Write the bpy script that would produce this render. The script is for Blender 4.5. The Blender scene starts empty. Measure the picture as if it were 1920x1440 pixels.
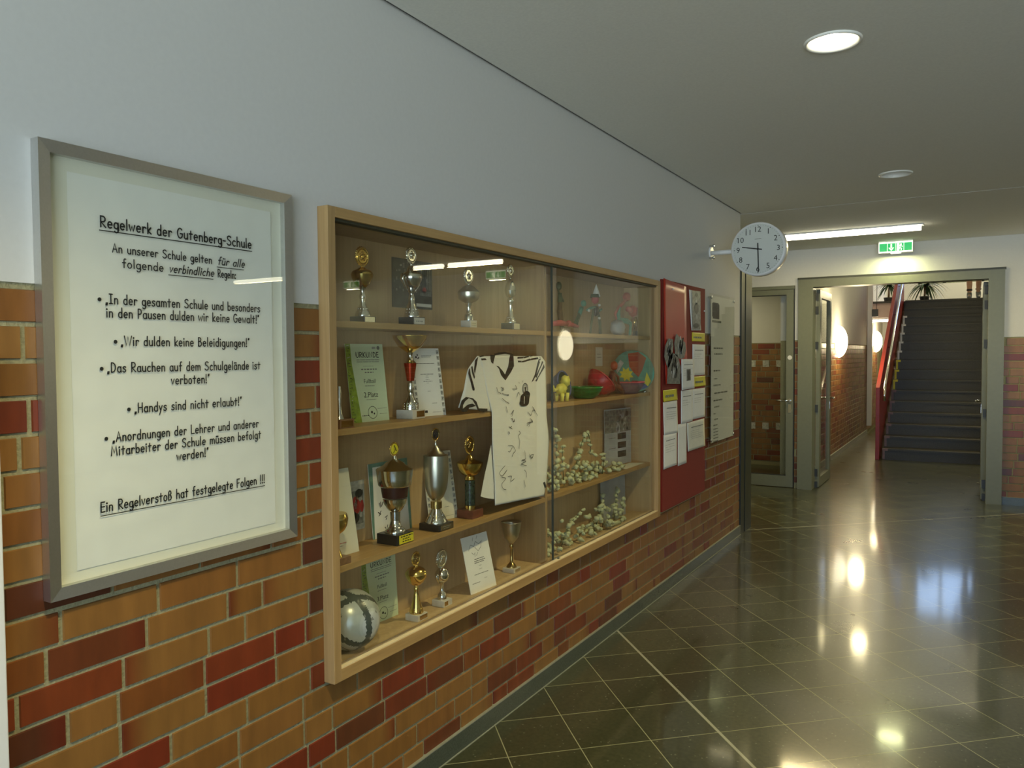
import bpy, bmesh, math, random
from mathutils import Vector, Matrix, noise
random.seed(7)
sc = bpy.context.scene
COL = sc.collection
PI = math.pi
# ------------------------------------------------------------------ camera
cd = bpy.data.cameras.new('camera'); cam = bpy.data.objects.new('camera', cd); COL.objects.link(cam)
CAM = Vector((1.7797, 0.0, 1.6))
def cam_axes(yaw, pitch, roll):
    f = Vector((-math.sin(yaw)*math.cos(pitch), math.cos(yaw)*math.cos(pitch), math.sin(pitch)))
    r = Vector((math.cos(yaw), math.sin(yaw), 0)); u = r.cross(f)
    return math.cos(roll)*r+math.sin(roll)*u, -math.sin(roll)*r+math.cos(roll)*u, f
_r, _u, _f = cam_axes(math.radians(30.758), math.radians(-2.064), math.radians(-0.367))
cam.matrix_world = Matrix(((_r.x,_u.x,-_f.x,CAM.x),(_r.y,_u.y,-_f.y,CAM.y),(_r.z,_u.z,-_f.z,CAM.z),(0,0,0,1)))
cd.sensor_fit = 'HORIZONTAL'; cd.sensor_width = 36.0; cd.lens = 36.0*1456.43/1920.0
cd.clip_start = 0.05; cd.clip_end = 200
sc.camera = cam
# ------------------------------------------------------------------ world (overcast daylight outside the windows), exposure
w = bpy.data.worlds.new('overcast_sky'); sc.world = w; w.use_nodes = True
wn = w.node_tree; wb = wn.nodes['Background']; wb.inputs[1].default_value = SKY_STRENGTH = 5.1
_tc = wn.nodes.new('ShaderNodeTexCoord'); _sx = wn.nodes.new('ShaderNodeSeparateXYZ'); _rp = wn.nodes.new('ShaderNodeValToRGB')
wn.links.new(_tc.outputs['Generated'], _sx.inputs[0]); wn.links.new(_sx.outputs[2], _rp.inputs[0]); wn.links.new(_rp.outputs[0], wb.inputs[0])
# lower half brightened to throw light onto the ceiling, blue-white overcast above the horizon
_rp.color_ramp.elements[0].position = 0.0; _rp.color_ramp.elements[0].color = (1.42,1.60,1.72,1); _rp.color_ramp.elements[1].position = 0.06; _rp.color_ramp.elements[1].color = (0.40,0.58,0.90,1)
_mr = wn.nodes.new('ShaderNodeMapRange'); _mr.inputs['From Min'].default_value = -0.5; _mr.inputs['From Max'].default_value = 0.5
wn.links.new(_sx.outputs[2], _mr.inputs[0]); wn.links.new(_mr.outputs[0], _rp.inputs[0]); _rp.color_ramp.elements[0].position = .44; _rp.color_ramp.elements[1].position = .53
sc.view_settings.view_transform = 'Standard'; sc.view_settings.look = 'None'; sc.view_settings.gamma = 1.0
sc.view_settings.use_curve_mapping = False
sc.view_settings.exposure = 0.25
sc.cycles.max_bounces = 10; sc.cycles.transparent_max_bounces = 16; sc.cycles.sample_clamp_indirect = 4.0
WARM = (1.0, 0.84, 0.45)
def area_light(name, loc, sx, sy, power, color, rot=(0,0,0), parent=None, spread=None, portal=False):
    l = bpy.data.lights.new(name, 'AREA'); l.shape = 'RECTANGLE'; l.size = sx; l.size_y = sy; l.energy = power; l.color = color
    if spread: l.spread = spread
    o = bpy.data.objects.new(name, l); COL.objects.link(o); o.rotation_euler = rot
    if parent: o.parent = parent; o.location = Vector(loc)-parent.location
    else: o.location = loc
    if portal: l.cycles.is_portal = True
    return o
# daylight enters by the window wall behind the camera and by the window above the stairs: portals guide the sky's light
area_light('daylight_portal', (3.2,-4.02,1.4), 5.8, 2.6, 1, (1,1,1), (PI/2,0,0), portal=True)
area_light('daylight_portal', (1.75,21.05,4.0), 2.3, 1.5, 1, (1,1,1), (-PI/2,0,0), portal=True)

# ------------------------------------------------------------------ materials
MATS = {}
def nd(nt, t, **kw):
    n = nt.nodes.new(t)
    for k, v in kw.items(): setattr(n, k, v)
    return n
def mat(name, col, rough=0.5, metal=0.0, var=0.08, scale=30.0, bump=0.0, spec=0.5, emit=0.0, ecol=None, coat=0.0):
    m = bpy.data.materials.new(name); m.use_nodes = True; nt = m.node_tree; b = nt.nodes['Principled BSDF']
    b.inputs['Roughness'].default_value = rough; b.inputs['Metallic'].default_value = metal
    b.inputs['Specular IOR Level'].default_value = spec
    if coat: b.inputs['Coat Weight'].default_value = coat; b.inputs['Coat Roughness'].default_value = 0.08
    tc = nd(nt,'ShaderNodeTexCoord'); nz = nd(nt,'ShaderNodeTexNoise'); nz.inputs['Scale'].default_value = scale; nz.inputs['Detail'].default_value = 4
    nt.links.new(tc.outputs['Object'], nz.inputs['Vector'])
    rp = nd(nt,'ShaderNodeValToRGB'); c = Vector(col[:3])
    rp.color_ramp.elements[0].position = 0.3; rp.color_ramp.elements[1].position = 0.7
    rp.color_ramp.elements[0].color = (*(c*(1-var)),1); rp.color_ramp.elements[1].color = (*[min(1,x) for x in c*(1+var)],1)
    nt.links.new(nz.outputs['Fac'], rp.inputs['Fac']); nt.links.new(rp.outputs['Color'], b.inputs['Base Color'])
    if bump:
        bp = nd(nt,'ShaderNodeBump'); bp.inputs['Strength'].default_value = bump; bp.inputs['Distance'].default_value = 0.01
        nt.links.new(nz.outputs['Fac'], bp.inputs['Height']); nt.links.new(bp.outputs['Normal'], b.inputs['Normal'])
    if emit:
        b.inputs['Emission Color'].default_value = (*(ecol or col)[:3],1); b.inputs['Emission Strength'].default_value = emit
    MATS[name] = m
    return m
def wood(name, c0, c1, axis, rough=0.45):
    m = bpy.data.materials.new(name); m.use_nodes = True; nt = m.node_tree; b = nt.nodes['Principled BSDF']; b.inputs['Roughness'].default_value = rough
    tc = nd(nt,'ShaderNodeTexCoord'); mp = nd(nt,'ShaderNodeMapping'); s = [60,60,60]; s[axis] = 2.5; mp.inputs['Scale'].default_value = s
    nz = nd(nt,'ShaderNodeTexNoise'); nz.inputs['Scale'].default_value = 1.0; nz.inputs['Detail'].default_value = 6; nz.inputs['Distortion'].default_value = .4
    rp = nd(nt,'ShaderNodeValToRGB'); rp.color_ramp.elements[0].position = .32; rp.color_ramp.elements[1].position = .72
    rp.color_ramp.elements[0].color = (*c0,1); rp.color_ramp.elements[1].color = (*c1,1)
    L = nt.links.new
    L(tc.outputs['Object'], mp.inputs['Vector']); L(mp.outputs['Vector'], nz.inputs['Vector']); L(nz.outputs['Fac'], rp.inputs['Fac']); L(rp.outputs['Color'], b.inputs['Base Color'])
    MATS[name] = m; return m
def glass(name, tint=(0.93,0.97,0.92), ior=1.5, rough=0.0, boost=1.0):
    m = bpy.data.materials.new(name); m.use_nodes = True; nt = m.node_tree
    for n in list(nt.nodes):
        if n.type != 'OUTPUT_MATERIAL': nt.nodes.remove(n)
    out = [n for n in nt.nodes if n.type == 'OUTPUT_MATERIAL'][0]
    tr = nd(nt,'ShaderNodeBsdfTransparent'); tr.inputs[0].default_value = (*tint,1)
    gl = nd(nt,'ShaderNodeBsdfGlossy'); gl.inputs['Roughness'].default_value = rough
    fr = nd(nt,'ShaderNodeFresnel'); 
    ge = nd(nt,'ShaderNodeNewGeometry'); ii = nd(nt,'ShaderNodeMapRange'); ii.inputs['To Min'].default_value = ior; ii.inputs['To Max'].default_value = 1/ior   # leaving the pane at the same angle
    nt.links.new(ge.outputs['Backfacing'], ii.inputs['Value']); nt.links.new(ii.outputs[0], fr.inputs['IOR'])
    mu = nd(nt,'ShaderNodeMath', operation='MULTIPLY', use_clamp=True); mu.inputs[1].default_value = boost
    mx = nd(nt,'ShaderNodeMixShader'); L = nt.links.new
    L(fr.outputs[0], mu.inputs[0]); L(mu.outputs[0], mx.inputs[0]); L(tr.outputs[0], mx.inputs[1]); L(gl.outputs[0], mx.inputs[2]); L(mx.outputs[0], out.inputs['Surface'])
    MATS[name] = m; return m
mat('plaster', (0.66,0.66,0.62), 0.85, var=0.015, scale=60, bump=0.025, spec=0.2)
mat('ceiling_paint', (0.79,0.79,0.72), 0.9, var=0.03, scale=90, bump=0.05, spec=0.1)
mat('gap_dark', (0.02,0.02,0.018), 0.9)
mat('mortar', (0.31,0.29,0.16), 0.95, var=0.15, scale=120, bump=0.4)
mat('stone_skirting', (0.07,0.085,0.06), 0.25, var=0.2, scale=150)
mat('joint', (0.26,0.27,0.20), 0.6)
mat('steel_green', (0.17,0.18,0.12), 0.4, var=0.04)
mat('steel_dark', (0.030,0.034,0.018), 0.45, var=0.04)
mat('hinge', (0.03,0.032,0.026), 0.4)
mat('chrome', (0.72,0.72,0.68), 0.16, 1.0, var=0.02)
mat('alu', (0.62,0.62,0.60), 0.36, 1.0, var=0.03, scale=200)
mat('silver', (0.74,0.72,0.64), 0.14, 1.0, var=0.04)
mat('satin_silver', (0.62,0.60,0.50), 0.30, 1.0, var=0.03)
mat('gold', (0.80,0.56,0.16), 0.16, 1.0, var=0.05)
mat('gold_dark', (0.50,0.35,0.12), 0.22, 1.0, var=0.08)
mat('black', (0.012,0.012,0.012), 0.3)
mat('ink', (0.015,0.017,0.015), 0.6, var=0.0)
mat('grey_ink', (0.20,0.21,0.18), 0.7)
mat('marble_white', (0.66,0.64,0.56), 0.3, var=0.08, scale=50)
mat('marble_green', (0.03,0.055,0.035), 0.2, var=0.9, scale=90)
mat('marble_red', (0.16,0.05,0.03), 0.3, var=0.3, scale=60)
mat('marble_brown', (0.24,0.13,0.06), 0.35, var=0.25, scale=60)
mat('red_enamel', (0.50,0.05,0.015), 0.2, 0.7)
mat('brown_enamel', (0.045,0.015,0.012), 0.25)
mat('paper', (0.87,0.88,0.82), 0.75, var=0.02, scale=20)
mat('paper_warm', (0.76,0.76,0.63), 0.75, var=0.03, scale=20)
mat('mat_board', (0.80,0.80,0.68), 0.8, var=0.01)
mat('paper_green', (0.62,0.74,0.50), 0.7, var=0.10, scale=4)
mat('lime', (0.22,0.34,0.03), 0.6, var=0.3, scale=40)
mat('yellow', (0.74,0.66,0.03), 0.5, var=0.06)
mat('teal', (0.16,0.32,0.25), 0.6, var=0.15)
mat('photo_dark', (0.035,0.04,0.035), 0.3, var=0.6, scale=35)
mat('photo_grey', (0.20,0.21,0.18), 0.35, var=0.5, scale=45)
mat('photo_light', (0.46,0.47,0.42), 0.35, var=0.35, scale=40)
mat('photo_blue', (0.42,0.46,0.48), 0.35, var=0.2, scale=8)
mat('photo_red', (0.45,0.03,0.03), 0.35, var=0.3, scale=40)
mat('photo_skin', (0.45,0.28,0.18), 0.4)
mat('jersey_white', (0.82,0.82,0.75), 0.75, var=0.02, scale=300, bump=0.05)
mat('jersey_inside', (0.68,0.68,0.61), 0.8)
mat('jersey_black', (0.018,0.018,0.015), 0.7)
mat('ball_white', (0.50,0.54,0.49), 0.28, 0.25, var=0.05)
mat('lit_rail_wood', (0.72,0.60,0.36), 0.45, var=0.06)
mat('ball_dark', (0.06,0.075,0.06), 0.3)
mat('red_board', (0.22,0.018,0.008), 0.8, var=0.08, scale=200)
mat('red_card', (0.50,0.03,0.012), 0.35, var=0.05, scale=3)
mat('red_paint', (0.26,0.02,0.012), 0.35, var=0.05)
mat('rubber_red', (0.48,0.06,0.04), 0.5, var=0.2)
mat('rose_red', (0.55,0.10,0.10), 0.5, var=0.2)
mat('purple_grey', (0.20,0.13,0.14), 0.6, var=0.15)
mat('craft_yellow', (0.70,0.66,0.10), 0.55, var=0.15)
mat('craft_blue', (0.05,0.08,0.26), 0.5, var=0.15)
mat('craft_green', (0.02,0.16,0.02), 0.3, var=0.3, scale=60)
mat('craft_teal', (0.10,0.34,0.24), 0.5, var=0.25, scale=14)
mat('craft_orange', (0.42,0.07,0.02), 0.5, var=0.1)
mat('wire_green', (0.07,0.10,0.035), 0.5, var=0.2)
mat('wire_brown', (0.16,0.09,0.035), 0.5, var=0.2)
mat('blossom', (0.56,0.60,0.36), 0.7, var=0.1, scale=60)
mat('step_stone', (0.045,0.043,0.03), 0.45, var=0.25, scale=80)
mat('leaf_green', (0.05,0.10,0.03), 0.45, var=0.35, scale=12)
mat('terracotta', (0.25,0.10,0.05), 0.7)
mat('skin', (0.52,0.32,0.22), 0.5)
mat('hair', (0.05,0.03,0.02), 0.6)
mat('cloth_brown', (0.10,0.08,0.05), 0.8)
mat('cloth_grey', (0.16,0.17,0.17), 0.8)
mat('shoe_grey', (0.13,0.14,0.13), 0.6, var=0.3, scale=60)
mat('white_plastic', (0.78,0.78,0.74), 0.35, var=0.01)
mat('clock_face', (0.70,0.71,0.69), 0.4, var=0.01)
mat('sign_green', (0.0,0.30,0.07), 0.4, emit=0.9, ecol=(0.02,0.40,0.11))
mat('sign_white', (0.85,0.9,0.8), 0.4, emit=1.1, ecol=(0.95,1.0,0.72))
mat('sign_lamp', (1,1,0.8), 0.4, emit=1.8, ecol=(0.95,1.0,0.70))
mat('tube_glow', (1,1,1), 0.4, emit=9.0, ecol=(1.0,0.93,0.70))
mat('sconce_glow', (1,1,1), 0.4, emit=4.0, ecol=(1.0,0.90,0.62))
mat('bulb_glow', (1,1,1), 0.4, emit=22.0, ecol=(1.0,0.93,0.68))
mat('reflector_white', (0.85,0.85,0.78), 0.3, var=0.01)
mat('fascia', (0.72,0.58,0.52), 0.6, var=0.02)
wood('wood_y', (0.37,0.225,0.08), (0.48,0.305,0.115), 1)
wood('wood_z', (0.34,0.21,0.08), (0.44,0.285,0.115), 2)
wood('wood_back', (0.48,0.34,0.17), (0.57,0.41,0.215), 2, 0.6)
glass('pane_glass', (0.985,0.99,0.96), 1.5)
glass('frame_glass', (0.98,0.985,0.965), 1.45, boost=0.7)
glass('acrylic', (0.98,0.985,0.96), 1.45, rough=0.02, boost=0.7)
glass('window_glass', (0.97,0.98,0.98), 1.45)
# brick: every brick carries its own random tone in a colour attribute
def brick_mat():
    m = bpy.data.materials.new('brick'); m.use_nodes = True; nt = m.node_tree; b = nt.nodes['Principled BSDF']; L = nt.links.new
    b.inputs['Roughness'].default_value = 0.42
    at = nd(nt,'ShaderNodeVertexColor'); at.layer_name = 'tone'; sp = nd(nt,'ShaderNodeSeparateColor'); L(at.outputs['Color'], sp.inputs[0])
    rp = nd(nt,'ShaderNodeValToRGB'); cr = rp.color_ramp
    stops = [(0.0,(0.09,0.026,0.010)),(0.14,(0.13,0.038,0.011)),(0.27,(0.19,0.026,0.008)),(0.36,(0.19,0.058,0.012)),(0.55,(0.225,0.100,0.021)),(0.8,(0.26,0.125,0.030)),(1.0,(0.235,0.100,0.023))]
    while len(cr.elements) < len(stops): cr.elements.new(0.5)
    for e,(p,c) in zip(cr.elements, stops): e.position = p; e.color = (*c,1)
    L(sp.outputs[0], rp.inputs['Fac'])
    # fired ends: one end of some bricks is redder; G runs along the brick, B says how strongly
    g = nd(nt,'ShaderNodeMapRange'); g.inputs['From Min'].default_value = 0.70; g.inputs['From Max'].default_value = 0.98; L(sp.outputs[1], g.inputs['Value'])
    gm = nd(nt,'ShaderNodeMath', operation='MULTIPLY'); L(g.outputs[0], gm.inputs[0]); L(sp.outputs[2], gm.inputs[1])
    mx = nd(nt,'ShaderNodeMix', data_type='RGBA'); L(gm.outputs[0], mx.inputs[0]); L(rp.outputs[0], mx.inputs[6]); mx.inputs[7].default_value = (0.14,0.02,0.006,1)
    tc = nd(nt,'ShaderNodeTexCoord'); mp = nd(nt,'ShaderNodeMapping'); mp.inputs['Scale'].default_value = (14,14,3); L(tc.outputs['Object'], mp.inputs[0])
    nz = nd(nt,'ShaderNodeTexNoise'); nz.inputs['Scale'].default_value = 1.6; nz.inputs['Detail'].default_value = 5; L(mp.outputs[0], nz.inputs['Vector'])
    mr = nd(nt,'ShaderNodeMapRange'); mr.inputs['To Min'].default_value = 0.62; mr.inputs['To Max'].default_value = 1.36; L(nz.outputs['Fac'], mr.inputs['Value'])
    vm = nd(nt,'ShaderNodeMix', data_type='RGBA', blend_type='MULTIPLY'); vm.inputs[0].default_value = 1.0; L(mx.outputs[2], vm.inputs[6]); L(mr.outputs[0], vm.inputs[7]); L(vm.outputs[2], b.inputs['Base Color'])
    bp = nd(nt,'ShaderNodeBump'); bp.inputs['Strength'].default_value = 0.12; bp.inputs['Distance'].default_value = 0.01; L(nz.outputs['Fac'], bp.inputs['Height']); L(bp.outputs[0], b.inputs['Normal'])
    MATS['brick'] = m
brick_mat()
def floor_mat():
    m = bpy.data.materials.new('terrazzo_tiles'); m.use_nodes = True; nt = m.node_tree; b = nt.nodes['Principled BSDF']; L = nt.links.new
    def M(op, a, c=None, clamp=False):
        n = nd(nt,'ShaderNodeMath', operation=op, use_clamp=clamp)
        for i, v in enumerate((a, c)):
            if v is None: continue
            if isinstance(v, (int,float)): n.inputs[i].default_value = v
            else: L(v, n.inputs[i])
        return n.outputs[0]
    tc = nd(nt,'ShaderNodeTexCoord'); sp = nd(nt,'ShaderNodeSeparateXYZ'); L(tc.outputs['Object'], sp.inputs[0])
    ph, gx, gy, ts, ex = 0.7494949, 0.867, 3.223, 0.30317, 0.0101
    x = M('SUBTRACT', sp.outputs[0], gx); y = M('SUBTRACT', sp.outputs[1], gy); c, s = math.cos(ph), math.sin(ph)
    a = M('ADD', M('MULTIPLY', x, c), M('MULTIPLY', y, s)); bb = M('SUBTRACT', M('MULTIPLY', y, c), M('MULTIPLY', x, s))
    strip1 = M('MULTIPLY', M('GREATER_THAN', a, 0.0), M('LESS_THAN', a, ex))
    a2 = M('SUBTRACT', a, M('MULTIPLY', M('GREATER_THAN', a, ex*.5), ex))
    def line(v, wdt):
        f = M('FRACT', M('ADD', M('DIVIDE', v, ts), 100.0)); d = M('MULTIPLY', M('MINIMUM', f, M('SUBTRACT', 1.0, f)), ts)
        return M('LESS_THAN', d, wdt)
    strip2 = M('LESS_THAN', M('ABSOLUTE', M('SUBTRACT', bb, 11.36*ts)), 0.006)
    strips = M('MAXIMUM', strip1, strip2)
    lines = M('MAXIMUM', line(a2, 0.0021), line(bb, 0.0021))
    # per tile tone
    ia = M('FLOOR', M('ADD', M('DIVIDE', a2, ts), 100.0)); ib = M('FLOOR', M('ADD', M('DIVIDE', bb, ts), 100.0))
    cb = nd(nt,'ShaderNodeCombineXYZ'); L(ia, cb.inputs[0]); L(ib, cb.inputs[1]); wn = nd(nt,'ShaderNodeTexWhiteNoise'); L(cb.outputs[0], wn.inputs['Vector'])
    vo = nd(nt,'ShaderNodeTexVoronoi'); vo.inputs['Scale'].default_value = 70; L(tc.outputs['Object'], vo.inputs['Vector'])
    vs = nd(nt,'ShaderNodeSeparateColor'); L(vo.outputs['Color'], vs.inputs[0])
    speck = M('MULTIPLY', M('GREATER_THAN', vs.outputs[0], 0.93), M('LESS_THAN', vo.outputs['Distance'], 0.28))
    nz = nd(nt,'ShaderNodeTexNoise'); nz.inputs['Scale'].default_value = 55; nz.inputs['Detail'].default_value = 5; L(tc.outputs['Object'], nz.inputs['Vector'])
    rp = nd(nt,'ShaderNodeValToRGB'); rp.color_ramp.elements[0].position = .3; rp.color_ramp.elements[1].position = .75
    rp.color_ramp.elements[0].color = (0.031,0.035,0.015,1); rp.color_ramp.elements[1].color = (0.056,0.058,0.027,1); L(nz.outputs['Fac'], rp.inputs['Fac'])
    tv = nd(nt,'ShaderNodeMapRange'); tv.inputs['To Min'].default_value = .8; tv.inputs['To Max'].default_value = 1.2; L(wn.outputs['Value'], tv.inputs['Value'])
    m0 = nd(nt,'ShaderNodeMix', data_type='RGBA', blend_type='MULTIPLY'); m0.inputs[0].default_value = 1; L(rp.outputs[0], m0.inputs[6]); L(tv.outputs[0], m0.inputs[7])
    def mixc(f, A, colr):
        n = nd(nt,'ShaderNodeMix', data_type='RGBA'); L(f, n.inputs[0]); L(A, n.inputs[6]); n.inputs[7].default_value = (*colr,1); return n.outputs[2]
    c1 = mixc(speck, m0.outputs[2], (0.13,0.135,0.09)); c2 = mixc(lines, c1, (0.30,0.30,0.17)); c3 = mixc(strips, c2, (0.34,0.34,0.26)); L(c3, b.inputs['Base Color'])
    n2 = nd(nt,'ShaderNodeTexNoise'); n2.inputs['Scale'].default_value = 3; n2.inputs['Detail'].default_value = 3; L(tc.outputs['Object'], n2.inputs['Vector'])
    r0 = nd(nt,'ShaderNodeMapRange'); r0.inputs['To Min'].default_value = 0.24; r0.inputs['To Max'].default_value = 0.34; L(n2.outputs['Fac'], r0.inputs['Value'])
    rr = M('ADD', r0.outputs[0], M('MULTIPLY', M('MAXIMUM', lines, strips), 0.3)); L(rr, b.inputs['Roughness'])
    b.inputs['Specular IOR Level'].default_value = 0.22; b.inputs['Coat Weight'].default_value = 0.60; b.inputs['Coat Roughness'].default_value = 0.085; b.inputs['Coat IOR'].default_value = 1.5
    MATS['terrazzo_tiles'] = m
floor_mat()

# ------------------------------------------------------------------ mesh builder
class MB:
    def __init__(s): s.v=[]; s.f=[]; s.m=[]; s.sm=[]; s.names=[]
    def mi(s, mt):
        if mt not in s.names: s.names.append(mt)
        return s.names.index(mt)
    def add(s, vs, fs, mt, smooth=False):
        o = len(s.v); s.v += [tuple(p) for p in vs]; k = s.mi(mt)
        for f in fs: s.f.append(tuple(i+o for i in f)); s.m.append(k); s.sm.append(smooth)
    def box(s, x0,x1,y0,y1,z0,z1, mt):
        if x0>x1: x0,x1=x1,x0
        if y0>y1: y0,y1=y1,y0
        if z0>z1: z0,z1=z1,z0
        v=[(x,y,z) for x in (x0,x1) for y in (y0,y1) for z in (z0,z1)]
        s.add(v,[(0,1,3,2),(4,6,7,5),(0,4,5,1),(2,3,7,6),(0,2,6,4),(1,5,7,3)],mt)
    def poly(s, pts, mt): s.add(pts,[tuple(range(len(pts)))],mt)
    def slab(s, pts, nrm, t, mt, back=None):
        n = Vector(nrm).normalized()*t; k=len(pts); P=[Vector(p) for p in pts]
        s.add(P+[p-n for p in P],[tuple(range(k))]+[tuple(reversed(range(k,2*k)))]+[(i,i+k,(i+1)%k+k,(i+1)%k) for i in range(k)],mt)
    def lathe(s, prof, c, mt, seg=28, axis='z', smooth=True, cap=True):
        vs=[]; fs=[]; cx,cy,cz=c
        for h,r in prof:
            for i in range(seg):
                a=2*PI*i/seg; p=(r*math.cos(a), r*math.sin(a), h)
                if axis=='x': p=(h, p[0], p[1])
                elif axis=='y': p=(p[0], h, p[1])
                vs.append((cx+p[0],cy+p[1],cz+p[2]))
        for j in range(len(prof)-1):
            for i in range(seg): k=(i+1)%seg; fs.append((j*seg+i,j*seg+k,(j+1)*seg+k,(j+1)*seg+i))
        s.add(vs,fs,mt,smooth)
        if cap:
            if prof[0][1]>1e-5: s.add(vs[:seg],[tuple(reversed(range(seg)))],mt)
            if prof[-1][1]>1e-5: s.add(vs[-seg:],[tuple(range(seg))],mt)
    def tube(s, path, r, mt, seg=10, cap=True):
        P=[Vector(p) for p in path]; n=len(P); R=r if isinstance(r,(list,tuple)) else [r]*n; vs=[]; fs=[]
        up=None
        for i,p in enumerate(P):
            t=(P[min(i+1,n-1)]-P[max(i-1,0)]); t=t.normalized() if t.length>1e-9 else Vector((0,0,1))
            if up is None: up = Vector((0,0,1)) if abs(t.z)<.9 else Vector((1,0,0))
            a=(up-t*up.dot(t)); a=a.normalized() if a.length>1e-6 else t.orthogonal().normalized(); b=t.cross(a); up=a
            for k in range(seg): q=2*PI*k/seg; vs.append(p+(a*math.cos(q)+b*math.sin(q))*R[i])
        for i in range(n-1):
            for k in range(seg): l=(k+1)%seg; fs.append((i*seg+k,i*seg+l,(i+1)*seg+l,(i+1)*seg+k))
        if cap: fs += [tuple(reversed(range(seg))), tuple(range((n-1)*seg,n*seg))]
        s.add(vs,fs,mt,True)
    def ellipsoid(s, c, rad, mt, seg=16, rings=10, rot=None, jit=0.0, seed=0):
        vs=[]; fs=[]; rot = rot or Matrix.Identity(3); c=Vector(c); rnd=random.Random(seed)
        for j in range(rings+1):
            th=PI*j/rings
            for i in range(seg):
                a=2*PI*i/seg; p=Vector((rad[0]*math.sin(th)*math.cos(a),rad[1]*math.sin(th)*math.sin(a),rad[2]*math.cos(th)))
                if jit and 0<j<rings: p *= 1+jit*(rnd.random()-.5)*2
                vs.append(c+rot@p)
        for j in range(rings):
            for i in range(seg): k=(i+1)%seg; fs.append((j*seg+i,(j+1)*seg+i,(j+1)*seg+k,j*seg+k))
        s.add(vs,fs,mt,True)
    def grid(s, P, mt, smooth=True, flip=False):
        R=len(P); C=len(P[0]); vs=[p for row in P for p in row]; fs=[]
        for j in range(R-1):
            for i in range(C-1):
                q=(j*C+i,j*C+i+1,(j+1)*C+i+1,(j+1)*C+i); fs.append(tuple(reversed(q)) if flip else q)
        s.add(vs,fs,mt,smooth)
    def build(s, name, parent=None, loc=(0,0,0), tone=None):
        base = parent_world(parent) if parent else Vector(loc)
        me = bpy.data.meshes.new(name); me.from_pydata([Vector(p)-base for p in s.v],[],s.f)
        for n in s.names: me.materials.append(MATS[n])
        me.polygons.foreach_set('material_index', s.m); me.polygons.foreach_set('use_smooth', s.sm)
        me.validate(); me.update()
        o = bpy.data.objects.new(name, me); COL.objects.link(o)
        if parent: o.parent = parent
        else: o.location = loc
        return o
def parent_world(p):
    v = Vector((0,0,0))
    while p: v += p.location; p = p.parent
    return v
def tag(o, label, cat, group=None, kind=None):
    o['label'] = label; o['category'] = cat
    if group: o['group'] = group
    if kind: o['kind'] = kind
    return o
def thing(name, loc, label, cat, group=None):
    o = bpy.data.objects.new(name, None); COL.objects.link(o); o.location = loc; o.empty_display_size = .05
    return tag(o, label, cat, group)
def struct(o): o['kind'] = 'structure'; return o
def bevel(o, w=0.003, seg=2):
    m = o.modifiers.new('bevel','BEVEL'); m.width = w; m.segments = seg; m.limit_method = 'ANGLE'; return o
def copy_part(o, parent):
    c = o.copy(); COL.objects.link(c); c.parent = parent
    for ch in o.children: copy_part(ch, c)
    return c
# frame for flat drawings: origin O, right U, up V, normal N
class Flat:
    def __init__(s, mb, O, U, V, lift=0.0006):
        s.mb=mb; s.O=Vector(O); s.U=Vector(U).normalized(); s.V=Vector(V); s.V=(s.V-s.U*s.V.dot(s.U)).normalized(); s.N=s.U.cross(s.V); s.l=lift
    def p(s,u,v,l=None): return s.O+s.U*u+s.V*v+s.N*(s.l if l is None else l)
    def rect(s,u0,v0,u1,v1,mt,l=None): s.mb.poly([s.p(u0,v0,l),s.p(u1,v0,l),s.p(u1,v1,l),s.p(u0,v1,l)],mt)
    def poly(s,pts,mt,l=None): s.mb.poly([s.p(a,b,l) for a,b in pts],mt)
    def disc(s,u,v,r,mt,n=20,ry=None,l=None): s.poly([(u+r*math.cos(2*PI*i/n),v+(ry or r)*math.sin(2*PI*i/n)) for i in range(n)],mt,l)
    def ring(s,u,v,r0,r1,mt,n=28,k=1.0,l=None):
        vs=[]; fs=[]
        for i in range(n):
            a=2*PI*i/n; vs += [s.p(u+r0*math.cos(a),v+r0*k*math.sin(a),l), s.p(u+r1*math.cos(a),v+r1*k*math.sin(a),l)]
        for i in range(n): j=(i+1)%n; fs.append((2*i,2*i+1,2*j+1,2*j))
        s.mb.add(vs,fs,mt)
    def stroke(s, pts, wdt, mt, l=None):
        # ribbon with rounded ends along a 2-D polyline
        P=[Vector((a,b)) for a,b in pts]; h=wdt/2
        if len(P)<2: s.disc(P[0].x,P[0].y,h*1.25,mt,10,l=l); return
        vs=[]; n=len(P)
        for i,q in enumerate(P):
            t0=(P[i]-P[i-1]).normalized() if i else None; t1=(P[i+1]-P[i]).normalized() if i<n-1 else None
            t=(t0 or t1) if (t0 is None or t1 is None) else (t0+t1)
            t=t.normalized() if t.length>1e-6 else t1
            nn=Vector((-t.y,t.x)); k=1.0
            if t0 is not None and t1 is not None: k=min(1.6,1/max(.4,nn.dot(Vector((-t1.y,t1.x)))))
            vs += [s.p(*(q+nn*h*k),l), s.p(*(q-nn*h*k),l)]
        s.mb.add(vs,[(2*i,2*i+1,2*i+3,2*i+2) for i in range(n-1)],mt)
        for q in (P[0],P[-1]): s.disc(q.x,q.y,h,mt,8,l=l)
    def dashes(s,u0,u1,v,h,mt,seed=0,l=None):
        # illegibly small print: a row of short word-length bars
        r=random.Random(seed); u=u0
        while u<u1-1e-6:
            wd=min((u1-u0)*r.uniform(.1,.26), u1-u); s.rect(u,v,u+wd,v+h,mt,l); u+=wd+h*.9
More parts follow.
